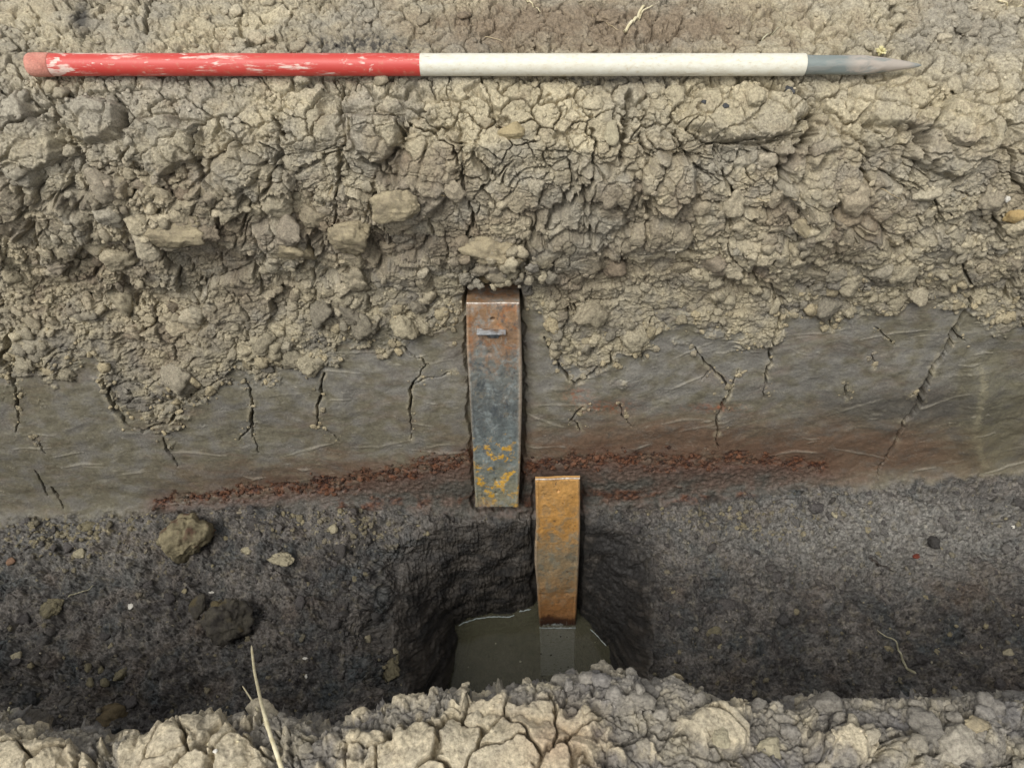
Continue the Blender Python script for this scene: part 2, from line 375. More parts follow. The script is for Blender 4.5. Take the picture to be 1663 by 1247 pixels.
# --- rough face: broken blocks with flat faces, bedded lumps and crumbs; smeared plates along its lower edge
s = sl_(130, 745); u, v, x, y = U[s], V[s], PX[s], PY[s]; cb = crumb[s]; fk = flake[s]
wx = u + 16 * fbm(u / 70, v / 70, 301, 2); wy = v + 16 * fbm(u / 70 + 40, v / 70, 302, 2)
wxf = wx + 3.0 * fbm(u / 16, v / 16, 303, 3); wyf = wy + 3.0 * fbm(u / 16 + 9, v / 16, 304, 3)
b1, g1, i1 = facets(wxf / 105, wyf / 84, 310, 0.75, 0.9)
b2, g2, i2 = facets(wxf / 46, wyf / 36, 320, 0.65, 0.9)
b5, g5, i5 = facets(wxf / 15, wyf / 12, 325, 0.6, 0.9)
b3, g3, i3 = caps(wxf / 18, wyf / 15, 330, 0.8, 0.9, 0.7)
b4, g4, i4 = caps(wxf / 7, wyf / 6, 340, 0.8, 0.9, 0.9)
blk = 0.5 + 0.5 * i1
h = (31 * b1 + (14 + 3 * cb) * b2 * blk + 2.2 * b5 + 6 + (0.4 + 5.0 * cb) * b3 + (0.3 + 2.2 * cb) * b4 + 1.4 * fbm(u / 16, v / 12, 305, 5, 0.6) + 1.2 * fbm(u / 14 + wy / 50, wy / 2.6, 306, 3, 0.6) * (1 - cb)
     - 22 * ss(0.034, 0.010, g1) * ss(-.5, .2, fbm(u / 90, v / 90, 158, 2)) - 13 * ss(0.045, 0.012, g2) * (0.35 + 0.65 * ss(-.3, .3, fbm(u / 60, v / 60, 159, 2))) - 2.5 * ss(0.10, 0, g3) * cb + 0.8 * fbm(u / 4, v / 4, 52, 3, 0.6) - 12)
fr, ff1, fid, _ = mud_cracks(u, v, 540, 38, 2.0)
fr2, _, _, _ = mud_cracks(u, v, 545, 16, 1.4)
h -= 8 * fr * ss(0.0, 0.4, fbm(u / 80, v / 80, 53, 2) + 0.15) * (1 - 0.7 * cb) + 3.8 * fr2 * ss(-.2, .4, fbm(u / 60, v / 60, 152, 2)) + 1.0 * abs(fbm(u / 16, v / 11, 153, 3)) - 0.3
us = u; vs = v + 26 * fbm(u / 190, v / 190, 54, 2) + 0.12 * u
fb, fg, fi = caps(us / 66 + 0.2 * fbm(u / 25, v / 25, 55, 3), vs / 32 + 0.2 * fbm(u / 25, v / 25, 56, 3), 550, 0.9, 1.0, 0.35)
h_flk = 15 * fb - 8 * ss(.05, 0, fg) + 1.4 * fbm(us / 30, vs / 3.5, 57, 3) + 0.9 * fbm(u / 6, v / 6, 58, 3) - 3
H[s] += Wro[s] * mix(h, h_flk, np.clip(fk * 1.2, 0, 1) * 0.75) + fk * Wsm[s] * 0.5 * np.clip(h_flk, -3, 9)
n_a = fbm(u / 140, v / 110, 121, 4); n_b = fbm(u / 40, v / 34, 122, 4); n_c = fbm(u / 9, v / 8, 123, 4, 0.6)
c = mix(mix(grey, brown, soft(0.45 + 0.9 * n_a + 0.4 * n_b)), pale, soft(0.12 + 0.55 * (i2 - 0.5) + 0.45 * n_b + 0.35 * (i3 - .5) + 0.5 * gauss(x, y, 820, 230, 220, 60)))
c = mix(c, L3((112, 104, 90)), soft((0.9 * (i1 - 0.55) + 0.7 * n_b + 0.15) * ss(200, 330, y)))
c = mix(c, pale * 1.05, soft(cb * 0.6 * ss(0.25, 0.8, i3)))
c = c * (1 + 0.18 * n_c[..., None])
ck = mix(dgrey * 1.15, L3((168, 158, 132)), soft(0.22 + 0.9 * (fi - 0.45) + 0.6 * n_b))
CL[s] += Wro[s][..., None] * mix(c, ck, soft(fk * 0.85))

# --- smooth cut face
s = sl_(430, 900); u, v, x, y = U[s], V[s], PX[s], PY[s]; sms = sm[s]
n_a = fbm(u / 140, v / 110, 131, 4); n_b = fbm(u / 40, v / 34, 132, 4); n_c = fbm(u / 9, v / 8, 133, 4, 0.6)
us = u; vs = v + 30 * fbm(u / 210, v / 160, 54, 2) + 0.10 * u + 3 * fbm(u / 40, v / 40, 134, 2)
streak = fbm(us / 80, vs / 12.0, 59, 5, 0.55); streak2 = fbm(us / 30, vs / 2.6, 60, 4, 0.6)
gl = fbm(us / 60, vs / 9, 61, 2); gouge = ss(0.035, 0.0, abs(gl - 0.12)) * ss(.05, .45, fbm(u / 45, v / 30, 62, 3))
dmp = ss(-.35, .45, fbm(u / 70, v / 45, 137, 3))
chat = fbm(us / 55, vs / 22, 136, 4, 0.5)
h = 4.0 * fbm(u / 130, v / 100, 63, 3) + 0.6 * chat + 1.0 * fbm(u / 34, v / 26, 154, 4, 0.5) + 0.15 * dmp * streak + 0.10 * dmp * streak2 + 0.9 * gouge + 0.35 * fbm(u / 5, v / 3.5, 64, 4, 0.65)
stk = np.zeros(u.shape, F4); rq = np.random.default_rng(12)
for k in range(120):
    X0 = rq.uniform(-20, 1680); Y0 = rq.uniform(540, 790); Ln = 8 + 120 * rq.random() ** 2.5; sl = rq.normal(-0.16 if X0 > 850 else -0.05, 0.16)
    pts = [(X0, Y0), (X0 + Ln * .5, Y0 + Ln * .5 * sl + rq.normal(0, 2.5)), (X0 + Ln, Y0 + Ln * sl)]
    m = (abs(x - X0 - Ln / 2) < Ln / 2 + 12) & (abs(y - Y0) < 30); d, t = seg_dist(x[m], y[m], pts)
    wd = rq.uniform(1.0, 2.6) * np.sin(np.pi * np.clip(t, .08, .92)); stk[m] = np.maximum(stk[m], ss(1.3, 0.3, d / wd) * rq.uniform(0.3, 1.0))
h += 1.7 * stk
rdg = ss(40, 4, abs(x - 1592 - 0.09 * (y - 700) - 10 * np.sin(y / 30))) * ss(560, 620, y) * ss(790, 750, y); h += 7 * rdg
H[s] += Wsm[s] * h + 6 * ss(12, -14, sms) * ss(-90, -10, sms) * (1 - Wfl[s]) * np.clip(0.6 + fbm(x / 35, y / 30, 76, 3), 0, 1.3)
sm1 = L3((112, 107, 91)); sm2 = L3((130, 127, 119)); sm3 = L3((106, 87, 71)); sm4 = L3((102, 86, 77))
c = mix(sm1, sm2, soft(0.22 + 0.2 * streak + 0.9 * n_b + 0.55 * gauss(x, y, 1250, 600, 420, 60) + 0.4 * gauss(x, y, 600, 620, 300, 30)))
c = mix(c, sm3, soft(1.25 * gauss(x, y, 1380, 730, 290, 50) + 0.8 * gauss(x, y, 1000, 720, 200, 40) + 0.7 * gauss(x, y, 560, 770, 260, 30) + 0.35 * n_a + 0.25 * streak))
c = mix(c, sm1 * np.array([1.0, 1.02, 0.92], F4), soft(0.8 * gauss(x, y, 1620, 690, 70, 110) + 0.5 * n_a * ss(300, 0, x)))
c = mix(c, dgrey * 0.75, soft(0.9 * gauss(x, y, 1480, 660, 150, 26) + 0.3 * ss(.1, .7, chat) + 0.4 * n_c * n_b + 0.3 * ss(.1, .6, n_b)))
c = mix(c, L3((170, 164, 148)), soft(0.42 * stk + 0.5 * gouge * ss(.0, .5, fbm(u / 30, v / 20, 114, 3) + .1) + 0.22 * ss(0.4, 0.8, streak2) * dmp))
c = mix(c, L3((164, 156, 128)), soft(0.55 * ss(9, 2, abs(x - 1592 - 0.09 * (y - 700) - 10 * np.sin(y / 30)) + 5 * n_c) * ss(570, 620, y) * ss(770, 740, y) * (.6 + n_b)))
c = mix(c, L3((176, 166, 140)), soft(0.45 * ss(16, 3, sms) * ss(-.1, .4, n_b + n_c)))
RUST = [(255, 815), (350, 803), (420, 798), (500, 790), (560, 782), (620, 770), (680, 758), (760, 748), (850, 758), (920, 753), (985, 742), (1040, 746), (1120, 750), (1200, 747), (1270, 747), (1340, 757)]
RUST2 = [(560, 822), (680, 820), (770, 815), (850, 812), (950, 808), (1100, 806), (1220, 808)]
below = ss(-2, 14, y - np.interp(x, [p[0] for p in RUST], [p[1] for p in RUST])) * ss(180, 300, x) * ss(1440, 1260, x)
c = mix(c, mix(sm4, dgrey * 0.62, soft(ss(10, 34, y - np.interp(x, [p[0] for p in RUST], [p[1] for p in RUST])) * (0.7 + n_b) + 0.5 * ss(700, 500, x))) * 0.85 * (1 + 0.4 * n_c[..., None]), soft(below * 0.9)); H[s] += Wsm[s] * below * (1.5 * n_c + 0.8 * fbm(u / 4, v / 4, 156, 3))
rd, rt = seg_dist(x, y + 6 * fbm(x / 30, y / 30, 77, 3), RUST); rd2, _ = seg_dist(x, y, RUST2)
rust = ss(15, 2, rd * (1 + 0.6 * ss(.75, 1, rt) + 0.6 * ss(.25, 0, rt)) + 12 * fbm(x / 20, y / 10, 78, 5, .65)); rust2 = ss(17, 3, rd2 + 9 * fbm(x / 22, y / 12, 79, 4)) * ss(-.3, .3, fbm(x / 50, y / 30, 80, 3))
rb, rg_, ri = caps(u / 7, v / 6, 570, 0.8, 0.8, 0.8)
H[s] += rust * (4.5 * rb + 1.5 * fbm(u / 4, v / 4, 81, 2) - 3) + rust2 * 3 * rb
rs_c = mix(L3((62, 42, 35)), L3((108, 70, 48)), soft(0.25 + 0.9 * (ri - .45) + 0.9 * n_c))
c = mix(c, L3((96, 66, 52)), soft(0.55 * ss(40, 8, rd + 14 * n_b) * (0.6 + .7 * n_b)))
c = mix(c, rs_c, soft(rust * (0.8 + 0.6 * n_b))); c = mix(c, rs_c * 0.85, soft(rust2 * 0.85))
c = mix(c, L3((132, 84, 60)), soft((0.8 * gauss(x, y, 985, 660, 40, 10) + 0.6 * gauss(x, y, 935, 640, 20, 12) + 0.6 * gauss(x, y, 1160, 663, 45, 7)) * (0.4 + 1.2 * n_c)))
CL[s] += Wsm[s][..., None] * c * (1 + 0.14 * n_c)[..., None]
RB_ = np.zeros(PX.shape, F4); RB_[s] = n_b

# --- peat floor and the pit
s = sl_(690, 9999); u, v, x, y = U[s], V[s], PX[s], PY[s]
n_a = fbm(u / 140, v / 110, 141, 4); n_b = fbm(u / 40, v / 34, 142, 4); n_c = fbm(u / 9, v / 8, 143, 4, 0.6); n_d = fbm(u / 3.5, v / 3.5, 144, 3, 0.6)
pb, pg, pi = facets(u / 30 + 0.25 * fbm(u / 20, v / 20, 65, 4), v / 25 + 0.25 * fbm(u / 20, v / 20, 66, 4), 560, 0.6, 1.0); pb2, pg2, pi2 = caps(u / 12, v / 10, 561, 0.9, 0.9, 0.8)
pb3, _, pi3 = caps(u / 5, v / 4.5, 562, 0.9, 0.9, 0.8)
pm = np.clip(0.45 + 1.2 * fbm(u / 100, v / 80, 68, 3), 0, 1); gmk = np.clip(0.45 + 1.5 * fbm(u / 55, v / 45, 160, 3), 0.12, 1.3)
ter = fbm(u / 75, v / 60, 161, 5, 0.6) * 3.2; ter = np.floor(ter) + ss(0.0, 0.16, ter - np.floor(ter))
h = 16 * fbm(u / 110, v / 90, 69, 4, 0.55) - 9 * ss(.04, 0, pg) * ss(0, .4, fbm(u / 70, v / 60, 157, 2)) + pm * (11 * pb + 5.5 * pb2) + 4.5 * ter + gmk * (1.8 * pb3 + 2.6 * fbm(u / 9, v / 9, 70, 4, 0.65) + 1.0 * fbm(u / 3, v / 3, 71, 2)) - 5 * abs(fbm(u / 28, v / 20, 155, 3))
scoop = fbm(u / 50, v / 26, 72, 3)
hh_ = 7 * fbm(u / 60, v / 50, 73, 3) + 2.2 * fbm(u / 5, v / 30, 74, 4, 0.6) + 2.2 * fbm(u / 6, v / 6, 75, 4, 0.62) - 3 * ss(0.05, 0, abs(scoop))
ho = HOLE[s]; wl = Wfl[s]
H[s] += wl * mix(h, hh_, ho)
pt1 = L3((102, 97, 91)); pt2 = L3((76, 72, 69)); pt3 = L3((96, 84, 73)); pt4 = L3((72, 75, 75)); pt5 = L3((142, 132, 106))
c = mix(pt1 * 1.15, pt2 * .82, soft(0.5 + 1.5 * n_b + 1.0 * n_a))
c = mix(c, pt3, soft(0.7 * fbm(u / 90, v / 70, 115, 3) + 0.8 * gauss(x, y, 1580, 960, 70, 40) + 0.7 * gauss(x, y, 210, 880, 90, 22) - 0.1))
c = mix(c, pt4, soft(1.1 * fbm(u / 60, v / 60, 116, 3) + 0.9 * gauss(x, y, 600, 925, 35, 25) + 0.7 * gauss(x, y, 570, 1110, 70, 40) - 0.05))
c = mix(c, L3((134, 131, 124)), soft(0.85 * gauss(x, y, 1450, 870, 320, 70) + 0.5 * gauss(x, y, 120, 880, 160, 70) + 0.35 * n_b))
c = mix(c, pt5, soft(ss(.25, .7, fbm(u / 16, v / 16, 117, 4, .6)) * (0.8 * gauss(x, y, 120, 870, 170, 40) + 0.9 * gauss(x, y, 570, 865, 70, 25) + 0.5 * gauss(x, y, 1220, 845, 130, 25) + 0.2)))
c = c * (0.84 + 0.38 * n_c + 0.45 * n_d)[..., None]
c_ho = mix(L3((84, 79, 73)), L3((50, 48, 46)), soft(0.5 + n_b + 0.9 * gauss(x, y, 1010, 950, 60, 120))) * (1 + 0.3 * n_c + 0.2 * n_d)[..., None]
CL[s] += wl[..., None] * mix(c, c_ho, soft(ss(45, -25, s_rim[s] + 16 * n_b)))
RB_[s] = mix(RB_[s], n_b, wl)
CL = CL / np.maximum((Wtop + Wro + Wsm + Wfl)[..., None], 1e-3)

# ------------------------------------------------------------------ traced relief: larger lumps (x, y, rx, ry, height mm) and open cracks
LUMPS = [(40, 235, 55, 70, 20), (20, 330, 45, 60, 10), (152, 195, 46, 42, 18), (258, 232, 62, 52, 22), (385, 272, 40, 36, 14), (288, 372, 72, 34, 16), (470, 402, 52, 42, 12),
         (603, 225, 54, 46, 20), (655, 330, 62, 42, 18), (1218, 180, 106, 52, 13), (1335, 285, 72, 78, 18), (1090, 300, 50, 52, 18),
         (1460, 165, 70, 46, 8), (1420, 330, 60, 40, 9), (1560, 225, 72, 62, 18), (1250, 430, 62, 52, 12), (985, 330, 40, 60, 12), (700, 250, 50, 60, 6),
         (95, 380, 50, 60, 12), (170, 320, 40, 40, 10), (350, 330, 60, 40, 10), (560, 480, 50, 40, 8), (650, 470, 60, 40, 9), (1060, 400, 60, 40, 10), (1400, 400, 50, 36, 9), (920, 420, 70, 40, 8)]
for k, (x, y, rx, ry, hh) in enumerate(LUMPS):
    m = (abs(PX - x) < rx * 1.7) & (abs(PY - y) < ry * 1.7)
    qx = (PX[m] - x) / rx; qy = (PY[m] - y) / ry
    qx = qx + 0.2 * fbm(PX[m] / 45, PY[m] / 45, 600 + k, 3); qy = qy + 0.2 * fbm(PX[m] / 45, PY[m] / 45 + 9, 700 + k, 3)
    an = np.arctan2(qy, qx); r = np.hypot(qx, qy)
    rs = np.random.default_rng(k + 5); poly = np.zeros(r.shape, F4)
    for j in range(6):                       # faceted outline
        t0 = j * 1.047 + rs.uniform(-.35, .35); poly = np.maximum(poly, r * np.cos(an - t0) / rs.uniform(0.78, 1.0))
    tl = rs.uniform(-.3, .3, 2)
    H[m] = H[m] * (1 - 0.45 * ss(1.1, 0.8, poly)) + hh * ss(1.08, 0.78, poly) * (1 + tl[0] * qx - 0.15 * qy + tl[1] * qy) - 7 * np.exp(-((poly - 1.1) / 0.07) ** 2)
CRACKS = [  # points, half width px, depth mm
    ([(243, -10), (236, 30), (238, 52)], 4.5, 30), ([(85, 160), (92, 185), (108, 215), (124, 250), (140, 280)], 4, 28), ([(200, 185), (199, 226)], 4, 25),
    ([(318, 205), (313, 262), (332, 292), (372, 322), (396, 346)], 3, 22), ([(446, 185), (452, 210), (466, 230)], 3.5, 22), ([(640, 186), (654, 210), (656, 238)], 3.5, 25),
    ([(738, 240), (750, 280), (753, 325)], 3.5, 26), ([(553, 235), (548, 290), (545, 335)], 5, 26), ([(1027, 145), (1017, 180), (1016, 212), (1010, 262)], 7, 32),
    ([(962, 265), (984, 292)], 3, 18), ([(962, 290), (938, 322), (900, 358), (878, 372)], 6, 30), ([(1288, 125), (1303, 160), (1320, 180), (1319, 212), (1285, 252), (1262, 318), (1247, 362)], 4.5, 34),
    ([(1536, 172), (1502, 215), (1497, 260), (1486, 296)], 5, 32), ([(1393, 240), (1405, 280), (1418, 306)], 4, 24), ([(1583, 468), (1570, 505), (1546, 545), (1532, 578), (1512, 605), (1498, 632), (1490, 658), (1466, 690), (1452, 722), (1440, 745)], 4.4, 34),
    ([(1440, 745), (1428, 762), (1425, 775)], 1.4, 10), ([(1546, 545), (1570, 552)], 1.6, 10), ([(408, 690), (390, 712)], 1.3, 9), ([(1155, 600), (1140, 618)], 1.3, 9), ([(668, 628), (700, 612), (740, 606)], 1.3, 8), ([(1498, 632), (1478, 640)], 1.3, 9), ([(1663, 435), (1640, 462), (1622, 492)], 5, 24), ([(1560, 430), (1584, 470)], 3, 20), ([(884, 545), (906, 592), (934, 624), (950, 612), (990, 590), (992, 570)], 3.2, 18), ([(1062, 515), (1040, 548), (1044, 585)], 2.6, 18),
    ([(1268, 505), (1258, 545), (1250, 575), (1246, 608), (1241, 645)], 2.6, 18), ([(1130, 565), (1155, 600), (1186, 630), (1172, 662), (1164, 690), (1164, 728)], 2.1, 14), ([(1186, 630), (1200, 600)], 1.6, 10),
    ([(692, 592), (668, 628), (664, 660), (669, 715)], 2.1, 14), ([(690, 592), (650, 560), (632, 545)], 1.6, 10), ([(398, 618), (410, 650), (408, 690), (421, 738)], 2.3, 15), ([(527, 605), (519, 650), (514, 690)], 2.1, 14), ([(520, 690), (552, 715)], 1.5, 9),
    ([(18, 612), (28, 650), (28, 700)], 2.6, 16), ([(170, 615), (180, 650), (205, 690)], 4, 18), ([(205, 690), (232, 700), (262, 690), (296, 668), (300, 640), (345, 622), (378, 600)], 2.2, 14), ([(262, 712), (275, 735), (288, 755)], 1.9, 11), ([(52, 705), (75, 738)], 1.7, 10), ([(58, 765), (78, 808)], 1.7, 10), ([(84, 790), (104, 824)], 1.5, 9),
    ([(945, 660), (928, 680), (945, 700)], 2.4, 14), ([(1008, 655), (1010, 675), (1025, 690)], 1.5, 9), ([(1455, 560), (1420, 530)], 1.7, 9), ([(1350, 520), (1352, 535)], 2.2, 12), ([(1376, 625), (1372, 645)], 1.8, 10), ([(1418, 575), (1418, 600)], 1.3, 8),
    ([(500, 385), (505, 420), (480, 450)], 5, 24), ([(120, 430), (165, 430), (150, 460)], 7, 26), ([(880, 440), (850, 455), (838, 480)], 4, 24), ([(1180, 400), (1210, 440), (1250, 462), (1268, 505)], 4, 24), ([(1310, 470), (1360, 430), (1440, 420), (1470, 400)], 4, 22), ([(1095, 210), (1120, 260), (1165, 300)], 3, 18),
    ([(1480, 425), (1486, 470)], 4, 20), ([(0, 285), (30, 300), (50, 340)], 4, 22), ([(20, 540), (5, 580), (25, 620)], 6, 22), ([(760, 330), (770, 370), (750, 400)], 3.5, 20), ([(395, 420), (430, 470)], 4, 20), ([(560, 130), (548, 180)], 3.5, 20), ([(845, 835), (848, 846)], 1.2, 10), ([(858, 845), (860, 900)], 1.4, 10),
    ([(600, 190), (640, 186), (700, 215), (738, 240)], 2, 14), ([(780, 130), (800, 160), (795, 190), (830, 220), (870, 232)], 2.2, 12), ([(1130, 190), (1115, 215), (1150, 235), (1230, 226), (1300, 215)], 3, 16), ([(420, 230), (450, 250), (440, 300), (400, 345), (395, 400)], 3, 18), ([(0, 215), (40, 200), (85, 165)], 3, 18),
    ([(213, 276), (240, 280), (300, 290)], 2.5, 14), ([(960, 205), (968, 240), (962, 290)], 3, 18), ([(1040, 210), (1045, 250), (1060, 262)], 3, 18), ([(510, 340), (545, 335), (540, 400), (505, 430)], 3, 18), ([(600, 330), (610, 380), (640, 410), (700, 400)], 3.5, 18)]
jt = 5.0 - 1.2 * ss(-10, 20, sm)
jx2 = PX + jt * fbm(PX / 24, PY / 24, 91, 3, 0.6); jy2 = PY + jt * fbm(PX / 24 + 70, PY / 24, 92, 3, 0.6)
crk = np.zeros(PX.shape, F4); edge = np.zeros(PX.shape, F4)
for pts, wd, dp in CRACKS:
    xs = [p[0] for p in pts]; ys = [p[1] for p in pts]
    m = (PX > min(xs) - 40) & (PX < max(xs) + 40) & (PY > min(ys) - 40) & (PY < max(ys) + 40)
    d, t = seg_dist(jx2[m], jy2[m], pts); wv = wd * (1 - 0.12 * Wsm[m]) * (0.35 + 0.65 * np.sin(np.pi * np.clip(t * 0.88 + 0.08, 0, 1))) * (0.75 + 0.6 * np.clip(fbm(PX[m] / 22, PY[m] / 22, 93, 2) + .4, 0, 1))
    crk[m] = np.maximum(crk[m], dp * ss(1.2, 0.5, d / wv) * (0.5 + 0.5 * wv / wd)); edge[m] = np.maximum(edge[m], ss(wd * 2 + 5, wd, d))
H -= crk * (1 + 1.3 * Wsm)
# pale flaked rims beside some cracks of the smooth face
flk_edge = edge * Wsm * ss(0.05, 0.45, fbm(PX / 30, PY / 24, 94, 4)) * ss(740, 690, PY)
H += 0.6 * flk_edge
CL = mix(CL, L3((176, 166, 140)), soft(flk_edge * 0.45))
# narrow slots where the tins were driven in; notch over the first one
near = np.minimum(z1, z2)
calm = ss(2, 26, near)
H = np.where(near < 30, mix(np.minimum(H, 0.0) * 0.5 - 3, H, calm), H)
un = fbm(PX / 22, PY / 26, 162, 4); H -= 13 * ss(6.5, 2.5, z1 + 6 * un) * ss(486, 500, PY) + 10 * ss(8, 3, z2 + 4 * un) * ss(776, 790, PY)
notch = ss(6, -4, np.maximum(np.maximum(757 - PX, PX - 845), np.maximum(458 - PY, PY - 500)) + 3 * nzb)
H -= 45 * notch
H = np.where(HOLE > 0.5, np.clip(H, -60, 40), H)
# nothing pokes up through the pole lying on the ground
polez = ss(26, 12, abs(PY - 105)) * ss(25, 45, PX) * ss(1512, 1480, PX)
H = mix(H, np.minimum(H, 1.0) - 1.0, polez)
for (x0, s0) in ((-560, -1), (2220, 1)):
    H *= np.where((PX - x0) * s0 > 0, 0.3, 1.0)
SURF = B3 + N3 * (H[..., None] * 0.001)
CL = np.clip(CL, 0.01, 0.8)
RG = Wtop * 0.95 + Wro * 0.92 + Wsm * (0.60 + 0.12 * RB_) + Wfl * (0.66 + 0.14 * RB_)
section = tag(raw_mesh('trench', SURF, grid_faces(NR, NC), SOIL, CL, np.clip(RG, 0.3, 1)), 'cut trench side and peat floor', None, None, 'structure')
ir0 = rows.searchsorted(-15); ic0 = cols.searchsorted(-30)
def at(px, py):                               # where on the finished surface a photo pixel lands
    r = min(max(int(np.searchsorted(rows, py)), 1), NR - 2); c = min(max(int(np.searchsorted(cols, px)), 1), NC - 2)
    return Vector(SURF[r, c].tolist()), Vector(N3[r, c].tolist()), CL[r, c]

# ------------------------------------------------------------------ the near bank
CREST = np.array([(-300, 1160), (0, 1152), (30, 1172), (60, 1178), (115, 1180), (145, 1180), (175, 1196), (215, 1190), (280, 1172), (330, 1150), (345, 1150), (365, 1158), (420, 1155), (470, 1158), (530, 1172), (560, 1168), (600, 1145), (650, 1128), (690, 1127), (715, 1112), (740, 1112), (755, 1123), (800, 1113), (870, 1105), (920, 1098), (935, 1090), (985, 1086), (1010, 1088), (1050, 1103), (1090, 1098), (1105, 1103), (1140, 1120), (1180, 1135), (1230, 1140), (1280, 1150), (1310, 1130), (1350, 1130), (1450, 1135), (1500, 1128), (1600, 1125), (1663, 1122), (1960, 1130)], float)
nx = np.concatenate([np.array(outer(-0.75, -0.004, 1.35, 30))[::-1], np.arange(-0.75, -0.47, 0.003), np.arange(-0.47, 0.47, 0.0008), np.arange(0.47, 0.75, 0.003), np.array(outer(0.75, 0.004, 1.35, 30))])
NP = [(0.19, 1.47), (0.205, 1.1), (0.212, 0.76), (0.207, 0.716), (0.197, 0.700), (0.17, 0.692), (0.10, 0.685), (0.03, 0.678), (-0.05, 0.67), (-0.4, 0.655), (-2.6, 0.62), (-60, 0.56)]
sb = [0]
for p, q in zip(NP[:-1], NP[1:]): sb.append(sb[-1] + math.hypot(q[0] - p[0], q[1] - p[1]))
s0 = sb[2] - 0.02; s1 = sb[8]
sv = np.concatenate([np.arange(0, s0, 0.02), np.arange(s0, s1, 0.0008), s1 + np.cumsum(0.01 * 1.25 ** np.arange(0, 34))]); sv = sv[sv < sb[-1]]
nb_ = np.interp(sv, sb, [p[0] for p in NP]); na_ = np.interp(sv, sb, [p[1] for p in NP])
kk = (sv > s0 - .05) & (sv < s1)
nb_[kk] = smooth1(nb_, 31)[kk]; na_[kk] = smooth1(na_, 31)[kk]
d_c = 0.715 * SP + 0.205 * CP
pxc = CX + nx / d_c * FPX; rowc = np.interp(pxc, CREST[:, 0], CREST[:, 1])
_, rb_, ra_ = ray(0, rowc); bt = 0.712 * rb_ / ra_
GX, GS = np.meshgrid(nx, sv); GX = GX.astype(F4); GS = GS.astype(F4)
shift = (bt - 0.2035)[None, :]
fade = ss(0, 0.4, sv)[:, None] * ss(s1 + 1.5, s1, sv)[:, None]
Y2 = nb_[:, None] + shift * fade; A2 = np.repeat(na_[:, None], len(nx), 1)
B2 = np.stack([GX, Y2, CAMH - A2], -1).astype(F4)
QX, QY, _ = project(B2)
g1 = np.gradient(B2, axis=0); g2 = np.gradient(B2, axis=1); N2 = np.cross(g2, g1); N2 /= np.linalg.norm(N2, axis=-1, keepdims=True) + 1e-12
N2 *= np.where(N2[..., 2:3] < 0, -1, 1)
N2 = np.where((GS < s0)[..., None], np.array([0, 1, 0], F4), N2)
U2 = GX * 1000 + 5000; V2 = GS * 1000
crumb2 = np.clip(0.35 + 0.8 * fbm(U2 / 90, V2 / 60, 211, 3) + 0.6 * gauss(QX, QY, 1480, 1190, 180, 60) + 0.5 * gauss(QX, QY, 1070, 1150, 90, 40) - 0.8 * gauss(QX, QY, 800, 1210, 200, 70) - 0.6 * gauss(QX, QY, 320, 1210, 110, 60) - .6 * gauss(QX, QY, 40, 1230, 110, 50), 0, 1)
hc, gp, j1, j2, j3 = clod_relief(U2 * 1.25, V2 * 1.25, 900, crumb2)
cr, cf1, cid, _ = mud_cracks(U2, V2, 940, 36, 2.0, 0.8); cr2, _, cid2, _ = mud_cracks(U2, V2, 960, 9, 0.6)
pol2 = np.clip(1.3 * gauss(QX, QY, 780, 1215, 190, 75) + 1.2 * gauss(QX, QY, 320, 1215, 100, 60) + 1.2 * gauss(QX, QY, 30, 1235, 120, 45) + 0.7 * gauss(QX, QY, 1170, 1175, 70, 45) + 0.6 * gauss(QX, QY, 1370, 1200, 60, 40), 0, 1)
flat = 3 * fbm(U2 / 80, V2 / 80, 212, 2) + 1.6 * (cid - .5) + 0.6 * fbm(U2 / 8, V2 / 8, 213, 4, .6) - 1.2 * cr2 * ss(.1, .5, fbm(U2 / 40, V2 / 40, 215, 2))
crg, _, _, _ = mud_cracks(U2, V2, 970, 24, 1.5)
H2 = mix(0.42 * (hc - gp) + 1.3 * fbm(U2 / 5, V2 / 5, 214, 4, 0.6) + 3 * fbm(U2 / 35, V2 / 30, 216, 4) - 6 - 3.0 * cr2 * (1 - crumb2) - 6 * crg * ss(0, .4, fbm(U2 / 50, V2 / 50, 217, 2)) * (1 - .6 * crumb2), flat + 7 - 17 * cr, ss(.25, .5, pol2 + 0.3 * fbm(U2 / 25, V2 / 25, 218, 4)))
NLUMPS = [(790, 1225, 215, 66, 9), (320, 1210, 95, 52, 9), (20, 1230, 110, 46, 11), (250, 1190, 60, 26, 4), (1170, 1175, 70, 42, 8), (1370, 1200, 60, 40, 9), (1235, 1230, 46, 30, 8), (1000, 1120, 70, 26, 8), (740, 1128, 26, 18, 8), (570, 1200, 60, 40, 6), (1590, 1190, 60, 40, 10), (1480, 1220, 60, 34, 10)]
for k, (x, y, rx, ry, hh) in enumerate(NLUMPS):
    qx = (QX - x) / rx + 0.2 * fbm(QX / 45, QY / 45, 620 + k, 4); qy = (QY - y) / ry + 0.2 * fbm(QX / 45, QY / 45 + 9, 720 + k, 4)
    an = np.arctan2(qy, qx); r = np.hypot(qx, qy); rs = np.random.default_rng(k + 50); poly = np.zeros(r.shape, F4)
    for j in range(7):
        t0 = j * 0.8976 + rs.uniform(-.25, .25); poly = np.maximum(poly, r * np.cos(an - t0) / rs.uniform(0.82, 1.0))
    H2 += (GS > s0) * (hh * ss(1.12, 0.55, poly) * (1 - 0.2 * poly ** 2) - 4 * np.exp(-((poly - 1.1) / 0.07) ** 2))
H2 = np.where(GS > s1, H2 * 0.6, H2) * np.where(abs(GX) > 0.76, 0.4, 1.0)
H2 = np.where(GS < s0, H2 * 0.5, H2)
SURF2 = B2 + N2 * (H2[..., None] * 0.001)
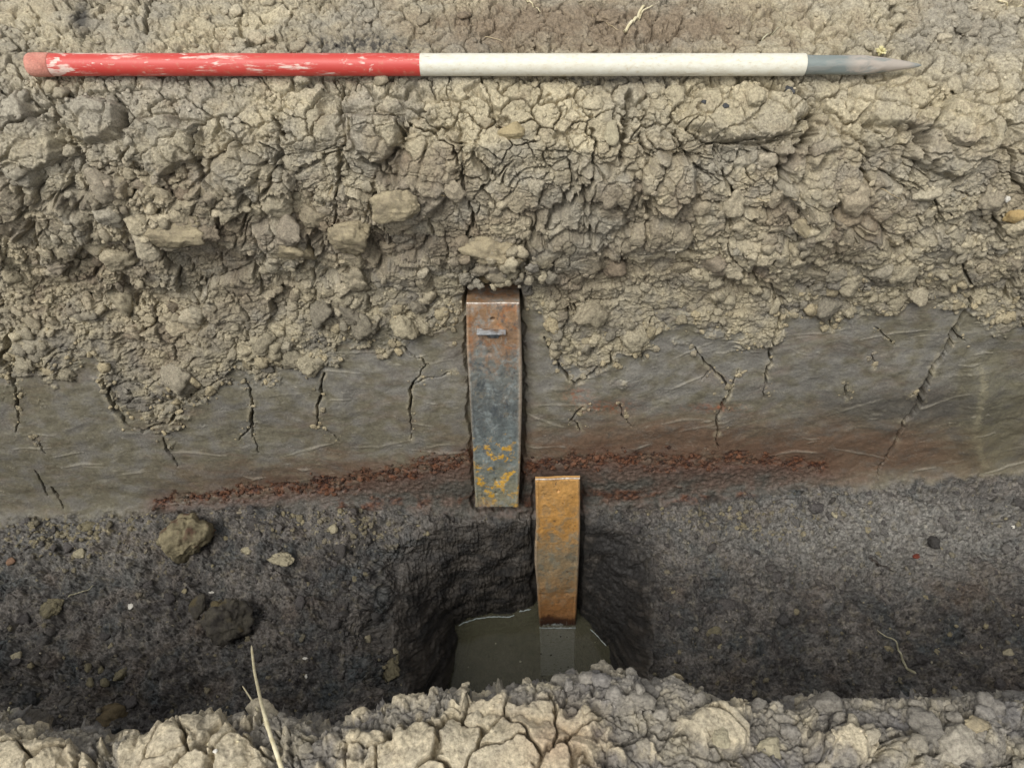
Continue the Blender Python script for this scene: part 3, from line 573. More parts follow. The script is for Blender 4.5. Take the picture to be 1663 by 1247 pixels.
for it in range(2):
    q_x, q_y, _ = project(SURF2); q_y = np.where((GS > s0 - 0.1) & (GS < s1 - 0.02), q_y, 9e3)
    dlt = smooth1(np.interp(CX + nx / 0.685 * FPX, CREST[:, 0], CREST[:, 1]) - q_y.min(0), 91)
    dy = np.where(abs(nx) < 0.6, -dlt * 0.68 / FPX / 0.97, 0.0).astype(F4)
    SURF2[..., 1] += dy[None, :] * fade
B2 = B2.copy(); QX, QY, _ = project(SURF2)
m_a = fbm(U2 / 70, V2 / 60, 221, 4); m_b = fbm(U2 / 22, V2 / 20, 222, 4); m_c = fbm(U2 / 6, V2 / 6, 223, 4, .6)
ngrey = L3((136, 130, 118)); npale = L3((184, 172, 146)); nblue = L3((114, 111, 108))
C2 = mix(ngrey, nblue, soft(0.4 + 0.8 * m_a + 0.4 * m_b)); C2 = mix(C2, pale, soft(-0.08 + 0.6 * m_b + 0.5 * (j2 - .5) + 0.25 * crumb2 * (j3 - .2)))
C2 = mix(C2, npale, soft(ss(.25, .5, pol2 + 0.3 * fbm(U2 / 25, V2 / 25, 218, 4)) * (0.9 + 0.35 * m_b) * np.where(QX < 100, 1.15, 1)))
C2 = mix(C2, L3((170, 146, 118)), soft(0.6 * gauss(QX, QY, 900, 1210, 60, 50) + .3 * m_a * pol2)) * (1 + 0.18 * m_c[..., None])
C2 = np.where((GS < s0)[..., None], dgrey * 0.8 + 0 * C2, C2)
bank = tag(raw_mesh('near_bank', SURF2, grid_faces(len(sv), len(nx)), SOIL, np.clip(C2, .01, .8), np.full(GX.shape, 0.94)), 'near bank of cracked grey clay', None, None, 'structure')
def at2(px, py):
    k = np.argmin((QX - px) ** 2 + (QY - py) ** 2 + 1e6 * (GS < s0)); r, c = divmod(int(k), len(nx)); return Vector(SURF2[r, c].tolist()), Vector(N2[r, c].tolist()), C2[r, c]
# open ground to the horizon, both sides of the trench
gm, gn, gb = new_mat("field_soil"); tcg = nd(gn, 'ShaderNodeTexCoord')
gn.links.new(ramp(gn, noise_n(gn, tcg.outputs['Object'], 3, 8, 0.65), [(0.3, tuple(lin((130, 116, 92)))), (0.7, tuple(lin((176, 160, 124))))]), gb.inputs['Base Color'])
gb.inputs['Roughness'].default_value = 0.95; bump(gn, gb, noise_n(gn, tcg.outputs['Object'], 25, 8, 0.7), 0.8, 0.03)
gz = 0.045
Vg = [(-300, 3.2, gz), (300, 3.2, gz), (300, 400, gz), (-300, 400, gz), (-300, -400, gz - .09), (300, -400, gz - .09), (300, -2.4, gz - .09), (-300, -2.4, gz - .09)]
tag(raw_mesh('ground', Vg, [(0, 1, 2, 3), (4, 5, 6, 7)], gm), 'open field soil on both sides of the trench', None, None, 'structure')

exec_rest = True
# ------------------------------------------------------------------ ranging pole on the ground
PD = 1.05
pole_c = world(np.float64(CX), np.float64(105.5), PD); mpp = PD / FPX
def pxx(px): return (px - CX) * mpp
def lathe_x(prof, seg=64):                    # (x, radius) -> surface of revolution about X
    an = np.linspace(0, 2 * np.pi, seg, endpoint=False)
    Vv = np.stack([np.repeat(np.array([p[0] for p in prof])[:, None], seg, 1), np.array([p[1] for p in prof])[:, None] * np.cos(an), np.array([p[1] for p in prof])[:, None] * np.sin(an)], -1)
    return Vv.reshape(-1, 3), grid_faces(len(prof), seg, 0, True)[:, ::-1]
def paint_red():
    m, n, b = new_mat("worn_red_paint"); tc = nd(n, 'ShaderNodeTexCoord'); o = tc.outputs['Object']
    long_ = noise_n(n, vmap(n, o, (14, 90, 90)), 1.0, 6, 0.72)
    blot = noise_n(n, vmap(n, o, (22, 45, 45), (2, 0, 0)), 1.0, 4, 0.6, 0.6)
    fine = noise_n(n, vmap(n, o, (60, 500, 500)), 1.0, 4, 0.7)
    s = math_n(n, 'ADD', ramp(n, long_, [(0.56, (0, 0, 0)), (0.64, (1, 1, 1))]), ramp(n, blot, [(0.62, (0, 0, 0)), (0.66, (1, 1, 1))]))
    s2 = math_n(n, 'MULTIPLY', s, ramp(n, fine, [(0.35, (0.25,) * 3), (0.55, (1,) * 3)]))
    red = mixcol(n, noise_n(n, vmap(n, o, (10, 60, 60), (7, 3, 1)), 1.0, 4, 0.6), tuple(lin((180, 42, 36))), tuple(lin((200, 84, 74))))
    c = mixcol(n, math_n(n, 'MINIMUM', s2, 0.85), red, tuple(lin((224, 205, 190))))
    c = mixcol(n, ramp(n, noise_n(n, o, 120, 5, 0.7), [(0.55, (0, 0, 0)), (0.75, (0.4,) * 3)]), c, tuple(lin((176, 150, 120))))
    n.links.new(c, b.inputs['Base Color']); b.inputs['Roughness'].default_value = 0.45
    bump(n, b, s2, 0.3, 0.0006); return m
def paint_white():
    m, n, b = new_mat("dusty_white_paint"); tc = nd(n, 'ShaderNodeTexCoord'); o = tc.outputs['Object']
    sp = noise_n(n, vmap(n, o, (120, 260, 260)), 1.0, 6, 0.75)
    c = ramp(n, sp, [(0.30, tuple(lin((186, 170, 140)))), (0.42, tuple(lin((208, 204, 186)))), (0.7, tuple(lin((222, 220, 206))))])
    c = mixcol(n, ramp(n, noise_n(n, vmap(n, o, (30, 60, 60)), 1.0, 4, 0.6), [(0.55, (0, 0, 0)), (0.72, (0.35,) * 3)]), c, tuple(lin((190, 178, 150))))
    c = mixcol(n, ramp(n, noise_n(n, vmap(n, o, (160, 700, 700), (4, 4, 1)), 1.0, 3, 0.6), [(0.68, (0, 0, 0)), (0.72, (0.7,) * 3)]), c, tuple(lin((120, 116, 110))))
    c = mixcol(n, ramp(n, noise_n(n, vmap(n, o, (9, 50, 50), (3, 8, 1)), 1.0, 7, 0.75, 0.8), [(0.60, (0,) * 3), (0.72, (0.6,) * 3)]), c, tuple(lin((168, 152, 122))))
    c = mixcol(n, ramp(n, noise_n(n, vmap(n, o, (40, 220, 220), (6, 2, 4)), 1.0, 5, 0.7), [(0.66, (0,) * 3), (0.70, (0.7,) * 3)]), c, tuple(lin((150, 142, 128))))
    n.links.new(c, b.inputs['Base Color']); b.inputs['Roughness'].default_value = 0.5; bump(n, b, sp, 0.15, 0.0004); return m
def steel_tip():
    m, n, b = new_mat("muddy_steel"); tc = nd(n, 'ShaderNodeTexCoord'); o = tc.outputs['Object']
    mud = noise_n(n, vmap(n, o, (25, 60, 60)), 1.0, 5, 0.65, 0.5)
    sep = nd(n, 'ShaderNodeSeparateXYZ'); n.links.new(o, sep.inputs[0])
    bare = math_n(n, 'MAXIMUM', ramp(n, math_n(n, 'MULTIPLY', sep.outputs[0], 6.0), [(0.30, (1,) * 3), (0.42, (0,) * 3)]), ramp(n, math_n(n, 'MULTIPLY', sep.outputs[0], 6.0), [(0.85, (0,) * 3), (0.93, (1,) * 3)]))
    f = math_n(n, 'ADD', ramp(n, mud, [(0.40, (0,) * 3), (0.56, (1,) * 3)]), math_n(n, 'MULTIPLY', bare, -0.8))
    c = mixcol(n, f, tuple(lin((124, 132, 128))), tuple(lin((170, 160, 148))))
    n.links.new(c, b.inputs['Base Color']); b.inputs['Metallic'].default_value = 0.15; b.inputs['Roughness'].default_value = 0.5; bump(n, b, mud, 0.5, 0.003); return m
cap_m = clod_material("dusty_red_plastic", (188, 120, 104), (208, 146, 128), None, 40, 0.75)
pole = thing('ranging_pole', 'red and white ranging pole with steel point lying on the cracked ground', 'ranging pole', pole_c.tolist())
pr = 17.4 * mpp
def xr(a, b_, n=60): return np.linspace(pxx(a), pxx(b_), n)
v, f = lathe_x([(x, pr * (1 + 0.004 * math.sin(x * 60))) for x in xr(84, 683)]); raw_mesh('red_band', v, f, paint_red(), parent=pole)
v, f = lathe_x([(x, pr * 0.992) for x in xr(683, 1305)] + [(pxx(1305.5), pr * 0.985), (pxx(1306), pr * 0.80)]); raw_mesh('white_band', v, f, paint_white(), parent=pole)
v, f = lathe_x([(pxx(47), 0.0005), (pxx(47), pr * 0.80), (pxx(48), pr * .93), (pxx(51), pr * 1.03), (pxx(60), pr * 1.07), (pxx(83), pr * 1.06), (pxx(85), pr * 1.03), (pxx(85.5), pr * 0.9)]); raw_mesh('end_cap', v, f, cap_m, parent=pole)
tip = [(0, pr * 0.84), (pxx(1330) - pxx(1305), pr * 0.82), (pxx(1398) - pxx(1305), pr * 0.85)]
for t in np.linspace(0.05, 1, 24): tip.append((pxx(1398 + 99 * t) - pxx(1305), pr * 0.85 * ((1 - t) ** 0.68) + 0.0004))
v, f = lathe_x(tip); v = np.array(v); v[:, 1:] *= (1 + 0.06 * fbm(v[:, :1] * 60, v[:, 1:2] * 60 + v[:, 2:3] * 90, 31, 3))
v[:, 2] += -0.001 * np.clip(v[:, 0] / 0.16, 0, 1)
raw_mesh('steel_point', v, f, steel_tip(), parent=pole, loc=(pxx(1305), 0, 0))

# ------------------------------------------------------------------ monolith tins
def tin_material(kind):
    m, n, b = new_mat("rusty_tin_" + kind); tc = nd(n, 'ShaderNodeTexCoord'); o = tc.outputs['Object']   # z runs 0 at the top edge down to -0.5, x across
    sep = nd(n, 'ShaderNodeSeparateXYZ'); n.links.new(o, sep.inputs[0])
    wob = noise_n(n, vmap(n, o, (26, 26, 18)), 1.0, 8, 0.72)
    t = math_n(n, 'ADD', math_n(n, 'MULTIPLY', sep.outputs[2], -2.0), math_n(n, 'MULTIPLY', math_n(n, 'SUBTRACT', wob, 0.5), 0.55 if kind == 'steel' else 0.16))   # 0..1 down the tin
    fine = noise_n(n, o, 160, 6, 0.72); med = noise_n(n, vmap(n, o, (55, 55, 40), (1, 2, 3)), 1.0, 5, 0.65, 0.5)
    if kind == 'steel':
        c = ramp(n, t, [(0.0, tuple(lin((158, 132, 108)))), (0.05, tuple(lin((150, 118, 86)))), (0.18, tuple(lin((140, 116, 94)))), (0.25, tuple(lin((116, 118, 112)))), (0.45, tuple(lin((94, 99, 98)))), (0.62, tuple(lin((110, 118, 116)))), (0.84, tuple(lin((138, 136, 114)))), (0.93, tuple(lin((158, 142, 114)))), (1.0, tuple(lin((156, 126, 98))))])
        c = mixcol(n, ramp(n, med, [(0.50, (0,) * 3), (0.66, (0.75,) * 3)]), c, tuple(lin((142, 150, 148))))
        c = mixcol(n, ramp(n, noise_n(n, vmap(n, o, (30, 30, 18), (9, 2, 3)), 1.0, 5, 0.7, 0.8), [(0.54, (0,) * 3), (0.64, (0.8,) * 3)]), c, tuple(lin((70, 76, 80))))
        band = ramp(n, t, [(0.0, (0.55,) * 3), (0.12, (0.6,) * 3), (0.24, (0.10,) * 3), (0.56, (0.0,) * 3), (0.64, (0.95,) * 3), (0.84, (0.85,) * 3), (0.95, (0.2,) * 3)])
        spk = ramp(n, noise_n(n, vmap(n, o, (44, 44, 44), (5, 1, 8)), 1.0, 7, 0.72, 0.4), [(0.53, (0,) * 3), (0.58, (1,) * 3)])
        yc = mixcol(n, ramp(n, t, [(0.2, (0,) * 3), (0.5, (1,) * 3)]), tuple(lin((164, 108, 64))), tuple(lin((214, 164, 52))))
        c = mixcol(n, math_n(n, 'MULTIPLY', spk, band), c, yc)
    else:
        c = ramp(n, t, [(0.0, tuple(lin((204, 156, 92)))), (0.30, tuple(lin((196, 146, 80)))), (0.48, tuple(lin((164, 144, 112)))), (0.62, tuple(lin((176, 146, 106)))), (0.80, tuple(lin((188, 134, 80)))), (0.885, tuple(lin((178, 128, 80)))), (0.915, tuple(lin((92, 56, 34)))), (0.965, tuple(lin((60, 38, 26)))), (0.975, tuple(lin((190, 196, 196)))), (1.0, tuple(lin((215, 220, 220))))])
        g = ramp(n, math_n(n, 'ADD', t, 0.0), [(0.1, (0.1,) * 3), (0.35, (0.75,) * 3), (0.7, (0.6,) * 3), (0.85, (0.05,) * 3)])
        c = mixcol(n, math_n(n, 'MULTIPLY', ramp(n, med, [(0.46, (0,) * 3), (0.60, (1,) * 3)]), g), c, tuple(lin((134, 136, 122))))
        c = mixcol(n, ramp(n, noise_n(n, o, 70, 6, 0.72, 0.5), [(0.60, (0,) * 3), (0.66, (0.8,) * 3)]), c, tuple(lin((86, 58, 36))))
    clay = noise_n(n, vmap(n, o, (28, 28, 44), (4, 7, 2)), 1.0, 7, 0.7, 1.2)
    c = mixcol(n, ramp(n, clay, [(0.58, (0,) * 3), (0.70, (0.7,) * 3)]), c, tuple(lin((146, 134, 110))))
    c = mixcol(n, ramp(n, noise_n(n, vmap(n, o, (200, 200, 24), (1, 1, 5)), 1.0, 5, 0.7), [(0.62, (0,) * 3), (0.70, (0.45,) * 3)]), c, tuple(lin((188, 182, 168))))
    c = mixcol(n, ramp(n, noise_n(n, o, 95, 7, 0.75, 0.6), [(0.60, (0,) * 3), (0.66, (0.65,) * 3)]), c, tuple(lin((78, 58, 44))))
    c = mixcol(n, 1.0, c, ramp(n, fine, [(0.25, (0.68,) * 3), (0.75, (1.28,) * 3)]), 'MULTIPLY')
    ex = math_n(n, 'ABSOLUTE', sep.outputs[0], 0.0)
    c = mixcol(n, ramp(n, math_n(n, 'ADD', ex, math_n(n, 'MULTIPLY', fine, 0.004)), [(0.0425, (0,) * 3), (0.0455, (0.65,) * 3)]), c, tuple(lin((176, 158, 136))))
    n.links.new(c, b.inputs['Base Color']); b.inputs['Metallic'].default_value = 0.1 if kind == 'steel' else 0.0
    n.links.new(ramp(n, med, [(0.3, (0.45,) * 3), (0.7, (0.8,) * 3)]), b.inputs['Roughness'])
    bump(n, b, math_n(n, 'ADD', fine, med), 0.35, 0.0015); return m
def build_tin(name, label, pt_top, d_top, pt_bot, d_bot, left, right, holes, kind, ext=0.0, pits=(), dep=0.055):
    """pt: image rows of the upper and lower edge; left/right: traced edges (row, px)"""
    T = Vector(world(np.float64(pt_top[0]), np.float64(pt_top[1]), d_top).tolist()); Bm = Vector(world(np.float64(pt_bot[0]), np.float64(pt_bot[1]), d_bot).tolist())
    zax = (T - Bm).normalized(); xax = Vector((1, 0, 0)); xax = (xax - zax * xax.dot(zax)).normalized(); yax = zax.cross(xax)    # y points into the soil
    L = (T - Bm).length
    M = Matrix((xax, yax, zax)).transposed().to_4x4(); M.translation = T
    root = thing(name, label, 'sampling tin'); root.matrix_world = M
    mat = tin_material(kind)
    nz, nxn = 400, 96; zz = np.linspace(0, L + ext, nz)
    rowsz = []; dz = []
    for z in zz:
        p = T - zax * z; q = project(np.array(p)); rowsz.append(q[1]); dz.append(q[2])
    rowsz = np.array(rowsz); dz = np.array(dz)
    cxp = np.array([project(np.array(T - zax * z))[0] for z in zz])
    xl = (np.interp(rowsz, [r for r, _ in left], [p for _, p in left]) - cxp) * dz / FPX; xr_ = (np.interp(rowsz, [r for r, _ in right], [p for _, p in right]) - cxp) * dz / FPX
    xl = smooth1(xl, 25); xr_ = smooth1(xr_, 25)
    uu = np.linspace(0, 1, nxn)
    X = xl[:, None] + (xr_ - xl)[:, None] * uu[None, :]; Z = -np.repeat(zz[:, None], nxn, 1)
    ed = np.minimum(uu, 1 - uu)[None, :] * (xr_ - xl)[:, None]
    Yv = 0.0022 * fbm(X * 22 + 3, Z * 14, 71, 3) + 0.0005 * fbm(X * 120, Z * 120, 72, 3)
    Yv = Yv + 0.003 * (1 - np.sqrt(np.clip(1 - (1 - np.clip(ed / 0.003, 0, 1)) ** 2, 0, 1))) - 0.0012 * np.exp(-((ed - 0.004) / 0.002) ** 2)
    ezt = np.clip((-Z) / 0.003, 0, 1); Yv = Yv + 0.002 * (1 - ezt) ** 2
    for (hx, hy, hr) in holes:
        k = np.argmin(abs(rowsz - hy)); hxm = (hx - cxp[k]) * dz[k] / FPX
        r = np.hypot(X - hxm, Z + zz[k]); Yv = Yv + 0.009 * ss(hr * 1.15, hr * 0.75, r)
    for (hx, hy, rx, rz, dp) in pits:
        k = np.argmin(abs(rowsz - hy)); hxm = (hx - cxp[k]) * dz[k] / FPX
        r = np.hypot((X - hxm) / rx, (Z + zz[k]) / rz); Yv = Yv + dp * np.exp(-r ** 2)
    raw_mesh('front_plate', np.stack([X, Yv, Z], -1), grid_faces(nz, nxn)[:, ::-1], mat, parent=root)
    kq = 24; q = np.linspace(0, 1, kq)
    for xe, sgn in ((xl, -1), (xr_, 1)):
        Xs = np.repeat(xe[:, None], kq, 1) + sgn * 0.0004 * np.sin(q * 3); Ys = 0.003 + q[None, :] * dep + 0 * Xs; Zs = np.repeat(-zz[:, None], kq, 1)
        raw_mesh('side_flange', np.stack([Xs, Ys, Zs], -1), grid_faces(nz, kq), mat, parent=root)
    xq = np.linspace(0, 1, 40)
    for zt, nm in ((0.0, 'top_end_plate'), (-(L + ext), 'bottom_end_plate')):
        i = 0 if zt == 0 else -1
        Xs = (xl[i] + (xr_[i] - xl[i]) * xq)[None, :] + 0 * q[:, None]; Ys = (q * dep * 1.2 + 0.001)[:, None] + 0 * Xs; Zs = zt + 0.0012 * fbm(Xs * 40, Ys * 40, 73, 2) - 0.0015 * (i == 0) * q[:, None]
        raw_mesh(nm, np.stack([Xs, Ys, Zs], -1), grid_faces(kq, 40), mat, parent=root)
    # bright worn weld bead along the upper edge
    an = np.linspace(0, 2 * np.pi, 10, endpoint=False); xs = np.linspace(xl[0] + .0005, xr_[0] - .0005, 70)
    rr = 0.0017 * (1 + 0.3 * fbm(xs * 300, xs * 0, 74, 2))
    Vb = np.stack([np.repeat(xs[:, None], 10, 1), rr[:, None] * np.cos(an) + 0.0008 + 0.0006 * np.sin(xs * 90)[:, None], rr[:, None] * np.sin(an) + 0.0002], -1)
    wm, wn, wb = new_mat("worn_edge_steel"); tcw = nd(wn, 'ShaderNodeTexCoord')
    wn.links.new(ramp(wn, noise_n(wn, tcw.outputs['Object'], 90, 4, .7), [(0.35, tuple(lin((150, 120, 96)))), (0.6, tuple(lin((214, 204, 190))))]), wb.inputs['Base Color']); wb.inputs['Roughness'].default_value = 0.45; wb.inputs['Metallic'].default_value = 0.2
    raw_mesh('weld_bead', Vb, grid_faces(70, 10, 0, True), wm, parent=root)
    return root, mat, T, zax, xax, yax, L
tin1 = build_tin('monolith_tin', 'tall steel sampling tin pressed into the clay face, grey with orange rust and yellow flecks', (800, 493), 1.258, (807, 823), 1.520,
                 [(493, 757), (560, 757.5), (620, 761), (720, 767), (780, 770), (823, 772)], [(493, 843.5), (540, 846), (600, 848), (650, 848), (740, 845.5), (823, 842)],
                 [(800, 519, 0.0034), (806, 800, 0.0034)], 'steel', pits=[(806, 780, .004, .006, .004), (795, 574, .006, .004, .002)])
root1 = tin1[0]
# the T-shaped welded stub near the top of the tall tin
def box_bm(bm, c, s, bev=0.0008):
    r = bmesh.ops.create_cube(bm, size=1.0); bmesh.ops.scale(bm, vec=s, verts=r['verts']); bmesh.ops.translate(bm, vec=c, verts=r['verts'])
    ed_ = list({e_ for v_ in r['verts'] for e_ in v_.link_edges}); bmesh.ops.bevel(bm, geom=ed_, offset=bev, segments=2, affect='EDGES', profile=0.6)
st_m = clod_material("bare_grey_steel", (120, 124, 126), (172, 174, 174), (120, 98, 78), 60, 0.45)
bm = bmesh.new(); box_bm(bm, (-0.003, -0.006, -0.0495), (0.048, 0.018, 0.003))
bm_obj('weld_bar', bm, st_m, parent=root1)
bm = bmesh.new(); box_bm(bm, (0.000, -0.002, -0.0575), (0.030, 0.008, 0.013), 0.0015)
for v_ in bm.verts:
    if v_.co.z < -0.056: v_.co.x *= 0.58; v_.co.y += 0.002
bm_obj('bracket_stub', bm, clod_material("dark_worn_steel", (74, 78, 80), (112, 116, 118), (106, 84, 64), 70, 0.55), parent=root1)
tin2 = build_tin('monolith_tin', 'shorter orange rusted sampling tin standing in the water of the pit', (905.5, 778), 1.462, (905.5, 1020), 1.775,
                 [(770, 869), (850, 871), (890, 868.5), (915, 868.5), (960, 872.5), (1020, 876.5), (1060, 878)], [(770, 942), (860, 942), (910, 940.5), (960, 938), (1020, 935), (1060, 934)],
                 [(907, 798, 0.0032)], 'ochre', ext=0.20, dep=0.007, pits=[(933, 915, .006, .012, .003), (880, 965, .005, .005, .002), (921, 965, .005, .003, .002)])

# ------------------------------------------------------------------ water in the pit
wx_ = np.arange(640, 1075, 3.0); wy_ = np.arange(970, 1235, 3.0); WX, WY = np.meshgrid(wx_, wy_); _, _, wa = ray(WX, WY)
sdw = sdf(WX, WY, WLINE)
WP = world(WX, WY, WATER_A / wa); fq = grid_faces(len(wy_), len(wx_)); keep = (sdw.ravel()[fq] < 22).all(1)
wm, wn, wb = new_mat("murky_pit_water"); tcw = nd(wn, 'ShaderNodeTexCoord')
wn.links.new(ramp(wn, noise_n(wn, tcw.outputs['Object'], 14, 4, 0.6), [(0.35, tuple(lin((96, 94, 74)))), (0.65, tuple(lin((106, 103, 84))))]), wb.inputs['Base Color'])
wb.inputs['Roughness'].default_value = 0.04; wb.inputs['IOR'].default_value = 1.33; wb.inputs['Specular IOR Level'].default_value = 0.5
wb.inputs['Alpha'].default_value = 0.6
bump(wn, wb, noise_n(wn, tcw.outputs['Object'], 18, 2, 0.5), 0.03, 0.004)
tag(raw_mesh('water', WP, fq[keep], wm), 'still murky olive water in the bottom of the pit', None, None, 'structure')
# pale foam along the waterline, plus a strip in place of the reflection at the tin
def tube(path, rad, seg=7):
    path = np.asarray(path, float); n = len(path); tg = np.gradient(path, axis=0); tg /= np.linalg.norm(tg, axis=1, keepdims=True) + 1e-9
    ref = np.tile([[0.3, 0.2, 0.93]], (n, 1)); a = np.cross(tg, ref); a /= np.linalg.norm(a, axis=1, keepdims=True) + 1e-9; b = np.cross(tg, a)
    an = np.linspace(0, 2 * np.pi, seg, endpoint=False); rad = np.broadcast_to(np.asarray(rad, float), (n,))
    Vv = path[:, None, :] + rad[:, None, None] * (np.cos(an)[None, :, None] * a[:, None, :] + np.sin(an)[None, :, None] * b[:, None, :])
    return Vv.reshape(-1, 3), grid_faces(n, seg, 0, True)
def dense(pts, n):
    pts = np.asarray(pts, float); s = np.concatenate([[0], np.cumsum(np.linalg.norm(np.diff(pts, axis=0), axis=1))]); t = np.linspace(0, s[-1], n)
    o = np.stack([np.interp(t, s, pts[:, k]) for k in range(pts.shape[1])], -1)
    k = max(3, n // (len(pts) * 2) | 1)
    return np.stack([smooth1(o[:, j], k) for j in range(pts.shape[1])], -1) if n > 12 else o
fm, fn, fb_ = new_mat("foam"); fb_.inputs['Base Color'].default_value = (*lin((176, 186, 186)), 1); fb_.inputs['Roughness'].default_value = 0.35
FO = [([(744, 1016), (756, 1010), (772, 1005), (790, 1002), (812, 1001), (828, 1002), (836, 998)], 1.0), ([(843, 993), (852, 991), (863, 989)], 1.1), ([(958, 1021), (968, 1030), (977, 1040), (985, 1049)], 0.8)]
FO.append(([(875, 1019.2), (890, 1019.6), (905, 1019.4), (920, 1019.8), (936, 1019.2)], 0.7))  # meniscus reflection on the tin, modelled as a pale strip
FL = ['longest pale foam line along the back of the pit water', 'short foam dash left of the orange tin', 'foam line along the right edge of the pit water', 'thin pale strip standing in for the reflection at the waterline of the orange tin']
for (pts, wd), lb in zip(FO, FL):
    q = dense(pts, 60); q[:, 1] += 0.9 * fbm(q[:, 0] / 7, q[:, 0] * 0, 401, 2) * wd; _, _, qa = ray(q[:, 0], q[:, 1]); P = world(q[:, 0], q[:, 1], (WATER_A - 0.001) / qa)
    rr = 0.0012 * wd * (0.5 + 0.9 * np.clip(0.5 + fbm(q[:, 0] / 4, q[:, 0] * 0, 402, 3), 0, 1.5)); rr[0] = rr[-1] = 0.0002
    v, f = tube(P, rr); tag(raw_mesh('foam', v, f, fm), lb, 'foam')  # last piece shares this name and material but stands for reflected light

# ------------------------------------------------------------------ clods and crumbs
def ico(sub):
    bm = bmesh.new(); bmesh.ops.create_icosphere(bm, subdivisions=sub, radius=1.0); bm.verts.ensure_lookup_table()
    v = np.array([p.co[:] for p in bm.verts]); f = np.array([[q.index for q in t.verts] for t in bm.faces], np.int32); bm.free(); return v, f
ICO = {k: ico(k) for k in (2, 3, 4, 5)}
def n3(v, sc, seed, oct=4, gain=0.55):
    a, b, c = (v * sc).T
    return (fbm(a + seed * 1.7, b, seed, oct, gain) + fbm(b, c + seed * 2.3, seed + 1, oct, gain) + fbm(c, a - seed, seed + 2, oct, gain)) / 1.7
def clod_shape(seed, sub, rough=1.0, planes=13, squash=(1, 1, 1), lumpy=0.0):
    v, f = ICO[sub]; rs = np.random.default_rng(seed)
    p = rs.normal(size=(planes, 3)); p /= np.linalg.norm(p, axis=1, keepdims=True); hgt = rs.uniform(0.62, 1.0, planes)
    dt = np.clip(v @ p.T, 1e-3, None); r = ((dt / hgt[None, :]) ** 9).sum(1) ** (-1 / 9); r = np.minimum(r, 1.25)
    r = r * (1 + 0.10 * rough * n3(v, 1.3, seed + 3) + 0.08 * rough * n3(v, 3.5, seed + 9) + (0.06 * rough * (0.4 - abs(n3(v, 7, seed + 12, 4, 0.6))) if sub > 2 else 0) + (0.03 * rough * n3(v, 17, seed + 15, 4, 0.65) if sub > 4 else 0))
    if lumpy: r = r * (1 + lumpy * (caps(v[:, 0] * 2.6 + v[:, 2], v[:, 1] * 2.6 - v[:, 2], seed, 0.8, 0.8, 0.9)[0] - 0.2))
    return v * r[:, None] * np.array(squash)[None, :], f
TPL = {s: [clod_shape(1000 + 37 * k + s, s, 1.3 if s > 2 else 1.2, int(RNG.integers(6, 11)), lumpy=0.18 + 0.12 * (k % 3)) for k in range(14)] for s in (2, 3, 4)}
def rot_rand(rs):
    q = rs.normal(size=4); q /= np.linalg.norm(q); w_, x_, y_, z_ = q
    return np.array([[1 - 2 * (y_ * y_ + z_ * z_), 2 * (x_ * y_ - z_ * w_), 2 * (x_ * z_ + y_ * w_)], [2 * (x_ * y_ + z_ * w_), 1 - 2 * (x_ * x_ + z_ * z_), 2 * (y_ * z_ - x_ * w_)], [2 * (x_ * z_ - y_ * w_), 2 * (y_ * z_ + x_ * w_), 1 - 2 * (x_ * x_ + y_ * y_)]])
class Pile:
    def __init__(self): self.v, self.f, self.c, self.n = [], [], [], 0
    def add(self, P, N, col, size, rs, embed=0.3, flat=0.75):
        sub = 4 if size > 0.012 else (3 if size > 0.004 else 2)
        tv, tf = TPL[sub][rs.integers(14)]; M = rot_rand(rs)
        sc = size * np.array([rs.uniform(.75, 1.25), rs.uniform(.75, 1.2), rs.uniform(.6, 1.0)])
        v = (tv * sc) @ M.T; n = np.array(N); v = v - np.outer(v @ n, n) * (1 - flat)
        v = v + np.array(P) + n * size * (0.5 - embed)
        t = n3(tv, 4, 5, 2)[:, None] * 0.12 if sub > 2 else 0
        self.v.append(v); self.f.append(tf + self.n); self.c.append(np.clip(np.array(col)[None, :] * (1 + t) + 0 * v, 0.01, 0.8)); self.n += len(v)
    def build(self, name, label, cat):
        return tag(raw_mesh(name, np.concatenate(self.v), np.concatenate(self.f), SOIL, np.concatenate(self.c), np.full(self.n, 0.93)), label, cat, None, 'stuff')
def scatter(pile, n, box, dens, smin, smax, pw, rs, colf=1.0, tint=None, embed=0.3, where=at):
    k = 0; tries = 0
    while k < n and tries < n * 40:
        tries += 1
        x = rs.uniform(box[0], box[2]); y = rs.uniform(box[1], box[3])
        if rs.random() > dens(x, y): continue
        if abs(y - 105) < 22 and 30 < x < 1510 and where is at: continue
        P, N, c = where(x, y); size = smin + (smax - smin) * rs.random() ** pw
        c = c * colf * rs.uniform(0.82, 1.18)
        if tint is not None: c = mix(c, tint * rs.uniform(0.8, 1.15), rs.uniform(0.3, 0.9))
        pile.add(P, N, c, size, rs, embed); k += 1
def gridval(A):
    return lambda x, y: float(A[min(max(int(np.searchsorted(rows, y)), 0), NR - 1), min(max(int(np.searchsorted(cols, x)), 0), NC - 1)])
near_tin = gridval(near)
cr_w = gridval(np.clip(crumb ** 1.5, 0, 1) * Wro * (near > 6) * (1 - notch)); ro_w = gridval(Wro * (near > 10) * (1 - notch)); edge_w = gridval((ss(-60, -5, sm) * ss(24, 0, sm) * (near > 14) + 0.25 * ss(40, 0, sm) * ss(0, 10, sm)) * (1 - Wfl))
rust_w = np.zeros(PX.shape, F4); rust_w[sl_(430, 900)] = rust; rust_w = gridval(rust_w * (near > 4) * Wsm)
fl_w = gridval(Wfl * (1 - HOLE) * (near > 6)); top_w = gridval(Wtop)
rs = np.random.default_rng(77)
PALE = np.array(lin((176, 162, 130)));
rub_p = Pile()
